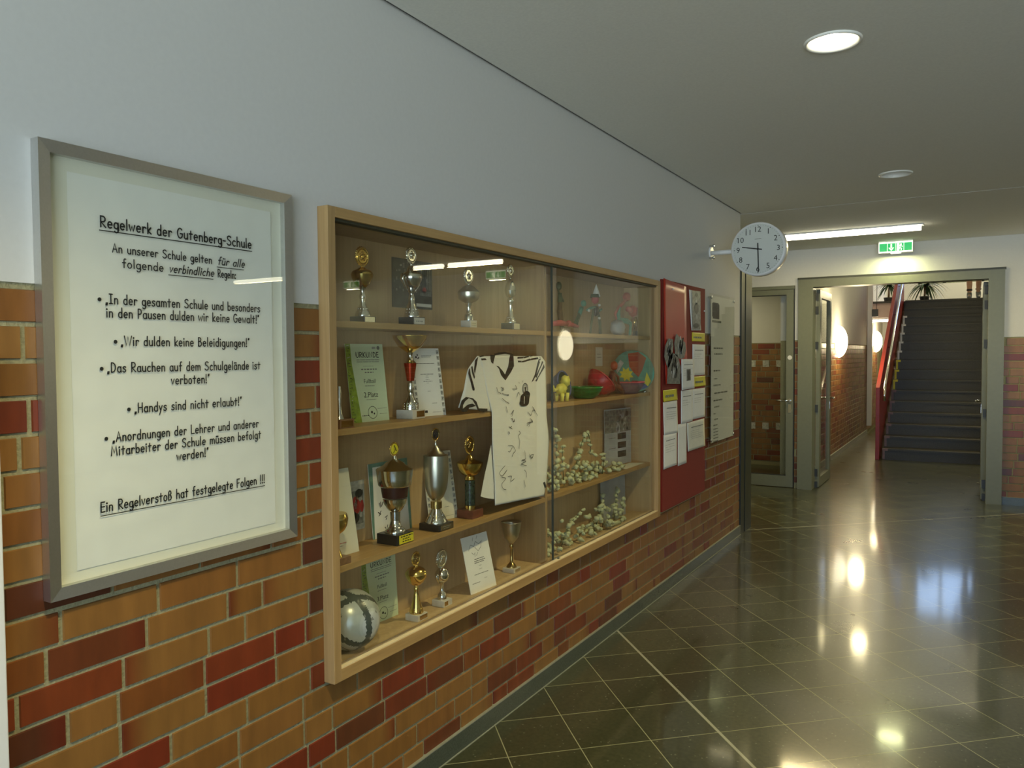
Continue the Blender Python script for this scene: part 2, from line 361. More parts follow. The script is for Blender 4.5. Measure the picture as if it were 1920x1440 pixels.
# ------------------------------------------------------------------ rounded hand-lettering, drawn as pen strokes (cap height 100)
def A(cx,cy,rx,ry,a0,a1,n=None):
    n = n or max(5,int(abs(a1-a0)/18)); return [(cx+rx*math.cos(math.radians(a0+(a1-a0)*i/n)), cy+ry*math.sin(math.radians(a0+(a1-a0)*i/n))) for i in range(n+1)]
GL = {
'a':(50,[A(25,28,19,28,40,330)+[],[(44,56),(43,22),(47,1)]]),
'b':(50,[[(9,100),(9,2)],A(27,28,18,27,150,-150)]),
'c':(46,[A(27,28,20,28,50,310)]),
'd':(52,[A(26,28,19,28,30,330),[(45,100),(44,1)]]),
'e':(50,[[(7,29),(44,32)]+A(26,29,19,28,5,310)]),
'f':(42,[A(32,82,11,17,50,180)+[(21,0)],[(5,54),(38,56)]]),
'g':(50,[A(25,29,19,27,35,330),[(44,56),(44,-14)]+A(26,-14,18,18,0,-150)]),
'h':(50,[[(9,100),(9,1)],[(9,34)]+A(26,34,17,22,170,0)+[(43,1)]]),
'i':(20,[[(10,56),(10,1)],[(10,80)]]),
'k':(46,[[(9,100),(9,1)],[(40,58),(11,25),(42,1)]]),
'l':(20,[[(10,100),(10,1)]]),
'm':(74,[[(9,56),(9,1)],[(9,34)]+A(23,38,14,18,170,0)+[(37,1)],[(37,34)]+A(52,38,15,18,170,0)+[(67,1)]]),
'n':(50,[[(9,56),(9,1)],[(9,34)]+A(26,36,17,20,170,0)+[(43,1)]]),
'o':(50,[A(25,28,19,28,0,360)]),
'p':(50,[[(9,56),(8,-36)],A(27,28,18,28,150,-150)]),
'r':(42,[[(10,56),(10,1)],[(10,32)]+A(27,34,17,22,170,40)]),
's':(44,[[(39,50),(30,57),(17,55),(9,46),(14,36),(28,29),(38,20),(35,8),(24,1),(13,2),(5,9)]]),
't':(44,[[(22,86),(21,1)],[(4,57),(40,58)]]),
'u':(50,[[(8,56),(8,24)]+A(25,22,17,21,180,340),[(43,56),(44,1)]]),
'v':(44,[[(4,57),(21,1),(40,57)]]),
'w':(62,[[(4,57),(17,2),(31,46),(43,2),(58,57)]]),
'y':(46,[[(5,57),(23,8)],[(42,57),(28,20),(9,-36)]]),
'z':(46,[[(6,56),(40,56),(6,2),(42,2)]]),
'ß':(50,[[(8,1),(9,70)]+A(24,72,15,24,175,-20)+[(24,54),(38,42),(43,22),(34,4),(19,1)]]),
'R':(60,[[(10,99),(10,1)],[(10,97),(28,97)]+A(30,73,21,24,85,-85)+[(12,48),(54,1)]]),
'G':(66,[A(36,50,28,48,45,330)+[(60,44)],[(40,46),(64,46)]]),
'S':(60,[[(52,86),(42,96),(25,96),(11,84),(13,66),(28,55),(44,46),(54,30),(49,11),(34,2),(18,4),(6,16)]]),
'A':(62,[[(5,1),(32,99),(58,1)],[(15,36),(50,36)]]),
'I':(46,[[(6,98),(40,98)],[(23,98),(23,2)],[(6,2),(40,2)]]),
'P':(54,[[(10,98),(10,1)],[(10,97),(26,97)]+A(27,70,20,26,85,-85)+[(11,46)]]),
'W':(88,[[(4,99),(24,2),(44,92),(63,2),(84,99)]]),
'B':(56,[[(10,98),(10,2)],[(10,97),(24,97)]+A(25,76,18,20,85,-85)+[(12,55)],[(12,55),(26,55)]+A(27,28,22,26,85,-85)+[(10,2)]]),
'D':(62,[[(10,98),(10,2)],[(10,97)]+A(20,50,34,47,85,-85)+[(10,2)]]),
'H':(64,[[(9,99),(9,1)],[(55,99),(55,1)],[(9,50),(55,50)]]),
'M':(78,[[(7,1),(16,98),(39,28),(61,98),(70,1)]]),
'L':(50,[[(9,99),(9,2),(46,2)]]),
'E':(54,[[(48,97),(9,97),(9,2),(48,2)],[(9,52),(44,52)]]),
'F':(52,[[(48,97),(9,97),(9,1)],[(9,52),(42,52)]]),
'U':(64,[[(9,99),(9,30)]+A(32,30,23,28,180,360)+[(55,99)]]),
'K':(58,[[(9,99),(9,1)],[(50,98),(11,48),(54,1)]]),
'N':(66,[[(9,1),(9,98),(56,2),(56,99)]]),
'2':(52,[A(26,74,19,23,160,-30)+[(6,2),(46,2)]]),
'3':(52,[A(24,75,18,22,150,-85)+[(20,53)],[(20,53)]+A(24,27,21,26,85,-150)]),
'-':(40,[[(6,40),(34,40)]]),
'.':(18,[[(8,3)]]),
':':(20,[[(10,50)],[(10,6)]]),
'!':(20,[[(11,99),(10,28)],[(10,4)]]),
'„':(30,[[(10,8),(6,-14)],[(22,8),(18,-14)]]),
'“':(30,[[(9,82),(12,99)],[(20,82),(23,99)]]),
' ':(36,[]),
}
for ch, b in (('ä','a'),('ü','u')):
    wd, st = GL[b]; GL[ch] = (wd, st+[[(wd*.3,80)],[(wd*.68,80)]])
def pen_width(t, gap=9): return sum(GL[c][0]+gap for c in t)-gap
def pen_text(fl, t, u, v, cap, wdt=None, pen=13.0, mt='ink', slant=0.0, gap=9):
    """letters of cap height cap, squeezed so that the line is wdt wide"""
    k = cap/100; tw = pen_width(t,gap)*k; sx = k*(wdt/tw if wdt else 1); cu = u
    for c in t:
        wd, sts = GL[c]
        for s_ in sts: fl.stroke([(cu+(a+b*slant)*sx, v+b*k) for a,b in s_], pen*k*(1.25 if len(s_)==1 else 1), mt)
        cu += (wd+gap)*sx
    return cu-gap*sx
# printed lettering in the built-in sans face
_TX = {}
def sans_polys(t):
    if t not in _TX:
        c = bpy.data.curves.new('lettering','FONT'); c.body = t; c.align_x='CENTER'; c.align_y='CENTER'; c.resolution_u = 3
        o = bpy.data.objects.new('lettering', c); COL.objects.link(o); bpy.context.view_layer.update()
        me = o.evaluated_get(bpy.context.evaluated_depsgraph_get()).to_mesh()
        vs=[(p.co.x,p.co.y) for p in me.vertices]; fs=[tuple(p.vertices) for p in me.polygons]
        xs=[a for a,_ in vs]; ys=[b for _,b in vs]; cx=(min(xs)+max(xs))/2; cy=(min(ys)+max(ys))/2
        vs=[(a-cx,b-cy) for a,b in vs]; ht=max(ys)-min(ys); wt=max(xs)-min(xs)
        o.evaluated_get(bpy.context.evaluated_depsgraph_get()).to_mesh_clear(); bpy.data.objects.remove(o); bpy.data.curves.remove(c)
        _TX[t]=(vs,fs,wt,ht)
    return _TX[t]
def sans(fl, t, u, v, hgt, mt='ink', wdt=None, l=None):
    vs,fs,wt,ht = sans_polys(t); ky=hgt/ht; kx=wdt/wt if wdt else ky
    fl.mb.add([fl.p(u+a*kx,v+b*ky,l) for a,b in vs],fs,mt)

# ------------------------------------------------------------------ the building
CEIL = 2.83; BT = 1.766; NY0,NY1,NZ0,NZ1 = 1.806,4.772,0.572,2.058; NX = -0.205
CY = 6.93         # end of the left wall
FY = 9.66         # far wall
# floor
mb = MB(); mb.box(-3.2,9.0,-4.2,21.2,-0.12,0.0,'terrazzo_tiles'); struct(mb.build('floor'))
# left wall: plaster above, mortar bed below (the bricks lie on it), niche for the display case
mb = MB()
def wall_left_part(x1, mt, z0, z1):
    mb.box(-0.32,x1,-4.0,NY0,z0,z1,mt); mb.box(-0.32,x1,NY1,CY,z0,z1,mt)
    if z0 < NZ0: mb.box(-0.32,x1,NY0,NY1,z0,NZ0,mt)
    if z1 > NZ1: mb.box(-0.32,x1,NY0,NY1,NZ1,z1,mt)
wall_left_part(0.0,'plaster',BT,CEIL+.1); wall_left_part(-0.005,'mortar',0.0,BT)
mb.box(-0.34,-0.215,NY0,NY1,NZ0,NZ1,'plaster')
wl = struct(mb.build('wall_left'))
def bricks(mb, tones, O, U, N, length, ztop, zbot, seed, skip=None, squares=None):
    """courses of stretchers and headers along U from O, face at distance 0 along N"""
    rnd=random.Random(seed); O=Vector(O); U=Vector(U); N=Vector(N); C=0.0807; row=0; z=ztop
    while z-C > zbot-0.03:
        zb=max(z-C+0.010,zbot); zt=z; u=-rnd.uniform(0,.24); hist=0
        while u<length:
            L_ = 0.1133 if (rnd.random()<.36 and hist<2) else 0.2366
            hist = hist+1 if L_<.2 else 0
            a,b=max(u,0.0),min(u+L_,length)
            if b-a>.02:
                segs=[(a,b)]
                if skip:
                    y0,y1,zz0,zz1=skip
                    if zt>zz0 and zb<zz1:
                        segs=[(p,q) for p,q in ((a,min(b,y0)),(max(a,y1),b)) if q-p>.012]
                r=rnd.random(); t=(rnd.uniform(.45,1.0) if r<.70 else rnd.uniform(.2,.42) if r<.94 else rnd.uniform(0,.18))
                e=rnd.uniform(.4,1.0) if rnd.random()<.3 else 0.0; fl=rnd.random()<.5
                cls='brick'
                if squares and any(abs((zt+zb)/2-q)<C/2 for q in squares) and L_<.2: cls='paper_warm'
                for p,q in segs:
                    c=.0018
                    def P(uu,zz,d): return O+U*uu+Vector((0,0,zz))+N*d
                    vs=[P(p,zb,-.006),P(q,zb,-.006),P(q,zt,-.006),P(p,zt,-.006),P(p+c,zb+c,0),P(q-c,zb+c,0),P(q-c,zt-c,0),P(p+c,zt-c,0)]
                    fs=[(4,5,6,7),(0,1,5,4),(1,2,6,5),(2,3,7,6),(3,0,4,7)]
                    mb.add(vs,fs,cls)
                    for f in fs:
                        for i in f:
                            g=1.0 if i in (1,2,5,6) else 0.0
                            tones.append((t,1-g if fl else g,e,1.0))
            u+=L_+.010
        z-=C; row+=1
def brick_object(name, parent, *runs):
    mb=MB(); tones=[]
    for r in runs: bricks(mb,tones,**r)
    o=mb.build(name,parent); me=o.data
    ca=me.color_attributes.new('tone','FLOAT_COLOR','CORNER')
    ca.data.foreach_set('color',[x for t in tones for x in t])
    return o
BZ = 1.752
def rebase(skip, y0): return (skip[0]-y0, skip[1]-y0, skip[2], skip[3])
struct(brick_object('brick_facing', wl, dict(O=(0,0.2,0),U=(0,1,0),N=(1,0,0),length=CY-0.2,ztop=BZ,zbot=.06,seed=11,skip=(NY0-.2,NY1-.2,NZ0,NZ1))))
# far wall with the glazed side door and the double door
mb = MB(); Y0,Y1 = FY,FY+.2
def far_part(y0, mt, z0, z1, dz_l=2.415, dz_d=2.5):
    for a,b,zz in ((-3.2,-.99,0),(-.99,-.055,dz_l),(-.055,-.01,0),(-.01,2.045,dz_d),(2.045,9.0,0)):
        lo=max(z0,zz)
        if lo<z1: mb.box(a,b,y0,Y1,lo,z1,mt)
far_part(Y0,'plaster',BT,CEIL+.1); far_part(Y0+.005,'mortar',0,BT)
wf = struct(mb.build('wall_far'))
struct(brick_object('brick_facing', wf, dict(O=(2.045,FY,0),U=(1,0,0),N=(0,-1,0),length=6.95,ztop=BZ,zbot=.06,seed=23),
    dict(O=(-.055,FY,0),U=(1,0,0),N=(0,-1,0),length=.045,ztop=BZ,zbot=.06,seed=5)))
# remaining hall walls
mb = MB(); mb.box(-3.4,-3.2,7.0,12,0,CEIL+.1,'plaster'); mb.box(-3.2,-.32,CY-.25,CY,0,CEIL+.1,'plaster'); struct(mb.build('wall_passage'))
def holed(mb, axis, at0, at1, lo, hi, h0, h1, z0, z1, top, mt='plaster'):
    for a_,b_,c_,d_ in ((lo,h0,0,top),(h1,hi,0,top),(h0,h1,0,z0),(h0,h1,z1,top)):
        if axis=='x': mb.box(at0,at1,a_,b_,c_,d_,mt)
        else: mb.box(a_,b_,at0,at1,c_,d_,mt)
def window(name, axis, at, h0, h1, z0, z1, n, sgn):
    mb=MB(); bx=lambda a_,b_,c_,d_,e,f,m: mb.box(e,f,a_,b_,c_,d_,m) if axis=='x' else mb.box(a_,b_,e,f,c_,d_,m)
    p,q=at-.05,at+.05
    for i in range(n+1):
        x=h0+(h1-h0-.06)*i/n; bx(x,x+.06,z0,z1,p,q,'alu')
    bx(h0,h1,z0,z0+.06,p,q,'alu'); bx(h0,h1,z1-.06,z1,p,q,'alu'); bx(h0+.03,h1-.03,z0+.03,z1-.03,at-.004,at+.004,'window_glass')
    return struct(mb.build(name))
mb = MB(); mb.box(9.0,9.2,-4.2,FY+.2,0,CEIL+.1,'plaster'); struct(mb.build('wall_right'))
mb = MB(); holed(mb,'y',-4.2,-4.0,-.32,9.0,.35,6.1,.06,2.74,CEIL+.1); struct(mb.build('wall_back'))
window('window_1','y',-4.1,.35,8.9,.06,2.74,5,1); window('added_window','x',9.1,-3.6,.8,.06,2.74,5,1)  # the right-hand window was added for extra daylight; the solid wall encloses it
# pillar in the wide part of the hall (seen only as a reflection in the case glass)
mb = MB(); mb.box(3.01,3.3,9.15,FY,0,CEIL,'plaster'); struct(mb.build('wall_pier'))
# ceiling: two plasterboard fields with a shadow gap between them and along the left wall, round cut-outs for the downlights
DL = [(1.285,3.317),(1.30,5.956),(1.285,.68),(1.285,-1.96)]; DR = 0.098
mb = MB()
def ceiling_field(x0,x1,y0,y1,holes,mt='ceiling_paint'):
    z=CEIL; xs=sorted({x0,x1}|{h[0]+s*.15 for h in holes for s in(-1,1)}); cur=y0
    for hx,hy in sorted(holes,key=lambda h:h[1]):
        mb.poly([(x0,cur,z),(x0,hy-.15,z),(x1,hy-.15,z),(x1,cur,z)],mt)
        mb.poly([(x0,hy-.15,z),(x0,hy+.15,z),(hx-.15,hy+.15,z),(hx-.15,hy-.15,z)],mt); mb.poly([(hx+.15,hy-.15,z),(hx+.15,hy+.15,z),(x1,hy+.15,z),(x1,hy-.15,z)],mt)
        n=32; vs=[]; fs=[]
        for i in range(n):
            a=2*PI*i/n; c,s=math.cos(a),math.sin(a); k=.15/max(abs(c),abs(s)); vs += [(hx+DR*c,hy+DR*s,z),(hx+k*c,hy+k*s,z)]
        for i in range(n): j=(i+1)%n; fs.append((2*i,2*j,2*j+1,2*i+1))
        mb.add(vs,fs,mt); cur=hy+.15
    mb.poly([(x0,cur,z),(x0,y1,z),(x1,y1,z),(x1,cur,z)],mt)
    mb.box(x0,x0+.004,y0,y1,z,z+.03,mt); mb.box(x1-.004,x1,y0,y1,z,z+.03,mt); mb.box(x0,x1,y1-.004,y1,z,z+.03,mt); mb.box(x0,x1,y0,y0+.004,z,z+.03,mt)
ceiling_field(.014,9.0,-4.2,6.925,DL); ceiling_field(-3.2,9.0,6.94,FY,[])
mb.box(-3.4,9.2,-4.2,FY+.2,CEIL+.2,CEIL+.25,'gap_dark')
mb.box(0.0,.02,-4.2,CY,CEIL+.03,CEIL+.04,'gap_dark'); mb.box(-.3,9.0,6.92,6.945,CEIL+.03,CEIL+.04,'gap_dark')
struct(mb.build('ceiling'))
# skirting
mb = MB(); mb.box(-.006,.012,.2,CY,0,.080,'stone_skirting'); mb.box(-.006,.013,.2,CY,.080,.084,'joint'); mb.box(.012,.017,.2,CY,0,.003,'joint'); struct(mb.build('baseboard_left'))
mb = MB(); mb.box(2.05,9.0,FY-.012,FY+.006,0,.08,'stone_skirting'); mb.box(2.05,9.0,FY-.013,FY+.006,.08,.083,'joint'); struct(mb.build('baseboard_far'))
mb = MB(); mb.box(-.066,-.044,FY+.2,17.0,0,.08,'stone_skirting'); mb.box(-.066,-.043,FY+.2,17.0,.08,.083,'joint'); struct(mb.build('baseboard_corridor'))
# white corner board at the near end of the left wall
mb = MB(); mb.box(0.001,.035,.70,.842,0,1.6,'white_plastic'); struct(bevel(mb.build('trim_1')))
# steel jamb at the end of the left wall
mb = MB(); mb.box(-.12,.012,CY+.005,7.05,0,2.42,'steel_dark'); mb.box(-.10,-.002,7.05,7.07,0,2.42,'hinge'); mb.box(-.12,.016,7.07,7.285,0,2.42,'steel_dark'); struct(mb.build('trim_2'))
# space behind the glazed side door
mb = MB(); mb.box(-3.2,-.26,11.5,11.7,0,BT,'mortar'); mb.box(-3.2,-.26,11.495,11.7,BT,2.9,'plaster'); mb.box(-3.2,-.26,FY+.2,11.7,2.62,2.7,'ceiling_paint'); mb.box(-3.3,-3.2,FY,11.7,0,2.9,'plaster')
wsr = struct(mb.build('wall_side_room'))
struct(brick_object('brick_facing', wsr, dict(O=(-1.9,11.494,0),U=(1,0,0),N=(0,-1,0),length=1.62,ztop=BZ,zbot=.02,seed=31)))
mb = MB()
for z_ in (1.42,1.34,.52,.44)[::2]:
    for x_ in (-1.18,-.99,-.80,-.61,-.42): mb.box(x_-.045,x_+.045,11.488,11.496,z_,z_+.095,'photo_light')
struct(mb.build('light_tiles', wsr))
# stair hall: tall left wall, right wall, upper back wall with a window, roof
mb = MB(); mb.box(-.26,-.06,FY+.2,21.2,BT,6.2,'plaster'); mb.box(-.26,-.065,FY+.2,21.2,0,BT,'mortar'); wc = struct(mb.build('wall_corridor'))
struct(brick_object('brick_facing', wc, dict(O=(-.06,FY+.2,0),U=(0,1,0),N=(1,0,0),length=9.0,ztop=BZ,zbot=.06,seed=47)))
mb = MB(); mb.box(3.0,3.2,FY+.2,21.2,0,6.2,'plaster'); struct(mb.build('wall_stairs'))
mb = MB(); mb.box(-.26,3.2,21.0,21.2,0,3.25,'plaster'); mb.box(-.26,3.2,21.0,21.2,4.75,6.2,'plaster'); mb.box(-.26,.6,21.0,21.2,3.25,4.75,'plaster'); mb.box(2.9,3.2,21.0,21.2,3.25,4.75,'plaster'); struct(mb.build('wall_upstairs'))
mb = MB(); mb.box(-.26,3.2,FY+.19,21.2,6.1,6.2,'plaster'); mb.box(-.26,3.2,FY+.19,FY+.2,CEIL,6.2,'plaster'); struct(mb.build('ceiling_stairs'))
mb = MB()
for x in (.6,1.12,1.9,2.84): mb.box(x,x+.06,21.06,21.14,3.25,4.75,'steel_green')
mb.box(.6,2.9,21.06,21.14,3.25,3.31,'steel_green'); mb.box(.6,2.9,21.06,21.14,4.69,4.75,'steel_green'); mb.box(.64,2.86,21.095,21.101,3.3,4.7,'window_glass'); struct(mb.build('window_2'))
LZ = 2.64
mb = MB(); mb.box(-.06,.50,17.3,21.0,2.32,LZ,'fascia'); mb.box(.50,3.0,17.3,21.0,2.44,LZ,'step_stone'); mb.box(-.06,.5,17.27,17.3,LZ-.03,LZ+.012,'step_stone'); mb.box(-.06,3.0,19.9,20.0,0,2.40,'plaster'); struct(mb.build('floor_landing'))
# ------------------------------------------------------------------ doors
def lever(parent, x, y, z, dx, dy):
    mb = MB(); mb.tube([(x,y,z),(x,y-.05*dy,z),(x+dx*.02,y-.06*dy,z),(x+dx*.14,y-.06*dy,z)],.009,'chrome',10); mb.lathe([(-.004,.024),(.004,.024)],(x,y-.004*dy,z),'chrome',16,'y')
    o = mb.build('door_handle', parent); o['label']='brushed steel lever handle'; return o
d1 = bpy.data.objects.new('door_1', None); COL.objects.link(d1); d1.location=(-.52,FY,0); struct(d1)
mb = MB(); mb.box(-.985,-.93,FY-.012,FY+.12,0,2.41,'steel_green'); mb.box(-.985,-.06,FY-.012,FY+.12,2.375,2.412,'steel_green'); mb.box(-.068,-.058,FY-.006,FY+.12,0,2.41,'hinge'); mb.build('door_frame', d1)
mb = MB(); y0,y1=FY-.006,FY+.045
mb.box(-.925,-.83,y0,y1,.006,2.37,'steel_green'); mb.box(-.152,-.070,y0,y1,.006,2.37,'steel_green'); mb.box(-.83,-.152,y0,y1,2.31,2.37,'steel_green'); mb.box(-.83,-.152,y0,y1,.006,.14,'steel_green')
for a,b,c,d in ((-.83,-.152,2.30,2.312),(-.83,-.152,.138,.15)): mb.box(a,b,y0+.008,y1-.008,c,d,'hinge')
mb.build('door_leaf', d1)
mb = MB(); mb.box(-.83,-.152,FY+.016,FY+.022,.14,2.31,'frame_glass'); mb.build('glass_pane', d1)
lever(d1,-.108,FY-.006,1.047,-1,1)
mb = MB(); mb.box(-.125,-.092,FY-.012,FY-.005,.90,1.0,'chrome'); mb.build('lock_plate', d1)
mb = MB(); mb.lathe([(-.001,.026),(.001,.026)],(-.11,FY-.008,1.56),'white_plastic',20,'y'); mb.build('door_sticker', d1)
# double door: frame, two open leaves
mb = MB(); mb.box(-.012,.152,FY-.05,FY+.16,0,2.382,'steel_green'); mb.box(1.90,2.045,FY-.05,FY+.16,0,2.382,'steel_green'); mb.box(-.012,2.045,FY-.05,FY+.16,2.382,2.475,'steel_green'); mb.box(-.018,2.055,FY-.055,FY+.16,2.475,2.495,'steel_dark')
struct(mb.build('trim_3'))
def leaf(name, x0, x1, face, hx_):
    r = bpy.data.objects.new(name, None); COL.objects.link(r); r.location=((x0+x1)/2,FY+.16,0); struct(r)
    ya,yb=FY+.165,FY+1.01; mb=MB()
    mb.box(x0,x1,ya,ya+.10,.008,2.365,'steel_green'); mb.box(x0,x1,yb-.10,yb,.008,2.365,'steel_green'); mb.box(x0,x1,ya+.1,yb-.1,.008,.12,'steel_green'); mb.box(x0,x1,ya+.1,yb-.1,2.27,2.365,'steel_green'); mb.build('door_leaf', r)
    mb=MB(); xm=(x0+x1)/2; mb.box(xm-.003,xm+.003,ya+.1,yb-.1,.12,2.27,'frame_glass'); mb.build('glass_pane', r)
    for z in (2.28,2.12,1.70,.95,.18,.03):
        mb=MB(); mb.box(hx_-.018,hx_+.018,FY+.145,FY+.172,z-.045,z+.045,'hinge'); mb.build('hinge', r)
    z=1.04
    for s in (-1,1):
        x=x0 if s<0 else x1; mb=MB(); mb.tube([(x,yb-.06,z),(x+s*.05,yb-.06,z),(x+s*.055,yb-.08,z),(x+s*.055,yb-.20,z)],.009,'chrome',10); mb.build('door_handle', r)
    mb=MB(); mb.box(x0-.002,x1+.002,yb-.09,yb-.055,.9,1.0,'chrome'); mb.build('lock_plate', r)
    return r
leaf('door_2', .155,.20,1,.165); leaf('door_3', 1.855,1.90,-1,1.885)
# ------------------------------------------------------------------ lamps
def downlight(x, y, label, on):
    r = thing('recessed_downlight', (x,y,CEIL), label, 'ceiling light', 'round downlights in the ceiling')
    mb=MB(); mb.lathe([(0.0,.108),(-.007,.106),(-.009,.100),(-.004,.094),(.0,.092)],(x,y,CEIL),'reflector_white',36,cap=False); mb.build('trim_ring', r)
    mb=MB(); mb.lathe([(-.002,.094),(.03,.085),(.07,.062),(.095,.03),(.10,.0)],(x,y,CEIL),'reflector_white',32,cap=False); mb.build('reflector', r)
    mb=MB(); mb.lathe([(.018,.0),(.022,.018),(.04,.026),(.075,.022),(.098,.012)],(x,y,CEIL),'bulb_glow' if on else 'white_plastic',20); mb.build('bulb', r)
    if on:
        l=bpy.data.lights.new('downlight_beam','SPOT'); l.energy=115; l.color=WARM; l.spot_size=math.radians(120); l.spot_blend=.8; l.shadow_soft_size=.05
        o=bpy.data.objects.new('downlight_beam',l); COL.objects.link(o); o.parent=r; o.location=(0,0,-.012)
    return r
downlight(*DL[0], 'lit round recessed downlight in the near ceiling field', True)
downlight(*DL[1], 'unlit round recessed downlight farther along the ceiling', False)
downlight(*DL[2],'lit round downlight in the ceiling above the photographer',True)
downlight(*DL[3],'lit round downlight in the ceiling behind the photographer',True)
def tube_light(x0, x1, y, label, power):
    r = thing('ceiling_tube_light', ((x0+x1)/2,y,CEIL), label, 'ceiling light', 'slim tube lights across the hall ceiling')
    mb=MB(); mb.box(x0-.02,x1+.02,y-.06,y+.06,CEIL-.012,CEIL,'white_plastic'); mb.build('housing', r)
    mb=MB(); mb.tube([(x0,y,CEIL-.036),(x1,y,CEIL-.036)],.024,'tube_glow',12); mb.build('tube', r)
    area_light('tube_beam',((x0+x1)/2,y,CEIL-.065),x1-x0,.05,power,(1.0,.80,.38),(0,0,0),r)
tube_light(.09,1.33,8.38,'slim lit tube light across the ceiling just behind the wall clock',30)
tube_light(3.36,4.18,8.38,'lit tube light off to the right, mirrored in the glass case above the silver cups',16)
tube_light(4.27,4.75,8.38,'short lit tube light off to the right, mirrored in front of the dark team photo',7)
tube_light(7.15,8.35,8.38,'lit tube light far to the right, mirrored in the glass of the framed rules',12)
def exit_sign(x, y, label, flip=False):
    r = thing('exit_sign', (x,y,CEIL), label, 'exit sign', 'green emergency exit signs')
    W,Hh=.335,.118; z1=CEIL-.012; z0=z1-Hh
    mb=MB(); mb.box(x-W/2,x+W/2,y-.0,y+.075,z0,z1+.012,'white_plastic'); mb.build('housing', r)
    mb=MB(); fl=Flat(mb,(x-W/2,y,z0),(1,0,0),(0,0,1),.002); fl.rect(0,0,W,Hh,'sign_white')
    fl.l=.003; q=W/4
    fl.rect(.008,.016,q*1.0,Hh-.016,'sign_green'); fl.rect(q*1.06,.016,q*1.98,Hh-.016,'sign_green'); fl.rect(q*2.02,.016,q*2.94,Hh-.016,'sign_green'); fl.rect(q*3.0,.016,W-.008,Hh-.016,'sign_green')
    fl.l=.004; c=q*1.5; mdl='sign_white'
    fl.rect(c-.007,.05,c+.007,Hh-.022,mdl); fl.poly([(c-.028,.055),(c,.020),(c+.028,.055),(c+.016,.056),(c,.038),(c-.016,.056)],mdl)
    c=q*2.48; fl.rect(c-.030,.018,c-.004,Hh-.018,mdl); fl.disc(c+.012,Hh-.032,.009,mdl,14)
    for pts in ([(c+.010,.078),(c+.002,.050)],[(c+.002,.050),(c+.018,.040),(c+.014,.022)],[(c+.002,.050),(c-.006,.034),(c-.020,.026)],[(c+.010,.074),(c+.026,.062)],[(c+.008,.074),(c-.008,.070),(c-.012,.058)]): fl.stroke(pts,.008,mdl)
    mb.build('lit_panel', r)
    mb=MB(); mb.box(x-.05,x+.05,y+.012,y+.065,z0-.006,z0,'sign_lamp'); mb.build('downward_lamp', r)
    area_light('sign_beam',(x,y+.04,z0-.012),.24,.06,4.5,(.98,1,.50),(0,0,0),r)
exit_sign(1.027,9.45,'lit green exit sign with arrow above the open double door')
exit_sign(4.12,9.45,'lit green exit sign off to the right, mirrored in the glass beside the fourth cup')
exit_sign(6.85,9.45,'lit green exit sign farthest right, mirrored in the case glass beside the gold cup')
def sconce(x, y, z, sgn, label, r_=.23, power=10, bulge=.13):
    r = thing('wall_sconce', (x,y,z), label, 'wall lamp', 'glowing bowl lamps on the walls')
    mb=MB(); mb.lathe([(0,r_*.8),(sgn*.02,r_*.8)],(x,y,z),'white_plastic',28,'x'); mb.build('backplate', r)
    mb=MB(); mb.lathe([(sgn*(.02+bulge*math.sin(a*PI/16)),r_*math.cos(a*PI/16)) for a in range(9)],(x,y,z),'sconce_glow',32,'x',cap=False); mb.build('bowl_shade', r)
    if not power: return
    l=bpy.data.lights.new('sconce_beam','POINT'); l.energy=power; l.color=(1,.84,.5); l.shadow_soft_size=.1; o=bpy.data.objects.new('sconce_beam',l); COL.objects.link(o); o.parent=r; o.location=(sgn*.30,0,0)
sconce(-.06,13.0,1.79,1,'glowing bowl wall lamp on the corridor wall nearest the open door',.25,30)
sconce(-.06,18.3,1.86,1,'glowing bowl wall lamp at the far end of the corridor below the landing',.23,26)
sconce(3.01,9.38,1.74,-1,'bowl wall lamp off to the right, mirrored as a bright oval in the case glass',.20,0,.05)
sconce(3.0,19.2,4.7,-1,'added unseen bowl lamp high on the right wall, lighting the upper landing',.23,130)  # added out of sight to light the upstairs back wall
r = thing('ceiling_spot', (.42,11.9,2.70), 'small ceiling lamp in the stair hall behind the door head', 'ceiling light')
mb=MB(); mb.lathe([(0,.0),(.0,.09),(.05,.10),(.06,.1)],(.42,11.9,2.64),'sconce_glow',24); mb.build('lamp_shade', r); mb=MB(); mb.tube([(.42,11.9,2.70),(.42,11.9,6.1)],.008,'steel_green'); mb.build('pendant_rod', r)
l=bpy.data.lights.new('spot_beam','POINT'); l.energy=14; l.color=WARM; l.shadow_soft_size=.1; o=bpy.data.objects.new('spot_beam',l); COL.objects.link(o); o.parent=r; o.location=(0,0,-.2)
r = thing('added_upstairs_lamp', (.9,14.6,6.1), 'added unseen ceiling lamp lighting the stair hall from high above', 'ceiling light')  # unseen lamp put in to brighten the walls above the stairs
mb=MB(); mb.lathe([(0,.22),(-.05,.21),(-.07,.0)],(.9,14.6,6.1),'sconce_glow',28); mb.build('lamp_shade', r)
area_light('upstairs_fill',(.9,14.6,6.0),.4,.4,18,WARM,(0,0,0),r)
r = thing('landing_tube_light', (.18,17.5,2.32), 'short tube light under the pink fascia of the upper landing', 'ceiling light')
mb=MB(); mb.box(-.04,.46,17.46,17.54,2.295,2.32,'white_plastic'); mb.build('housing', r); mb=MB(); mb.tube([(-.03,17.5,2.27),(.45,17.5,2.27)],.022,'tube_glow',10); mb.build('tube', r)
area_light('landing_beam',(.2,17.5,2.24),.45,.05,14,WARM,(0,0,0),r)
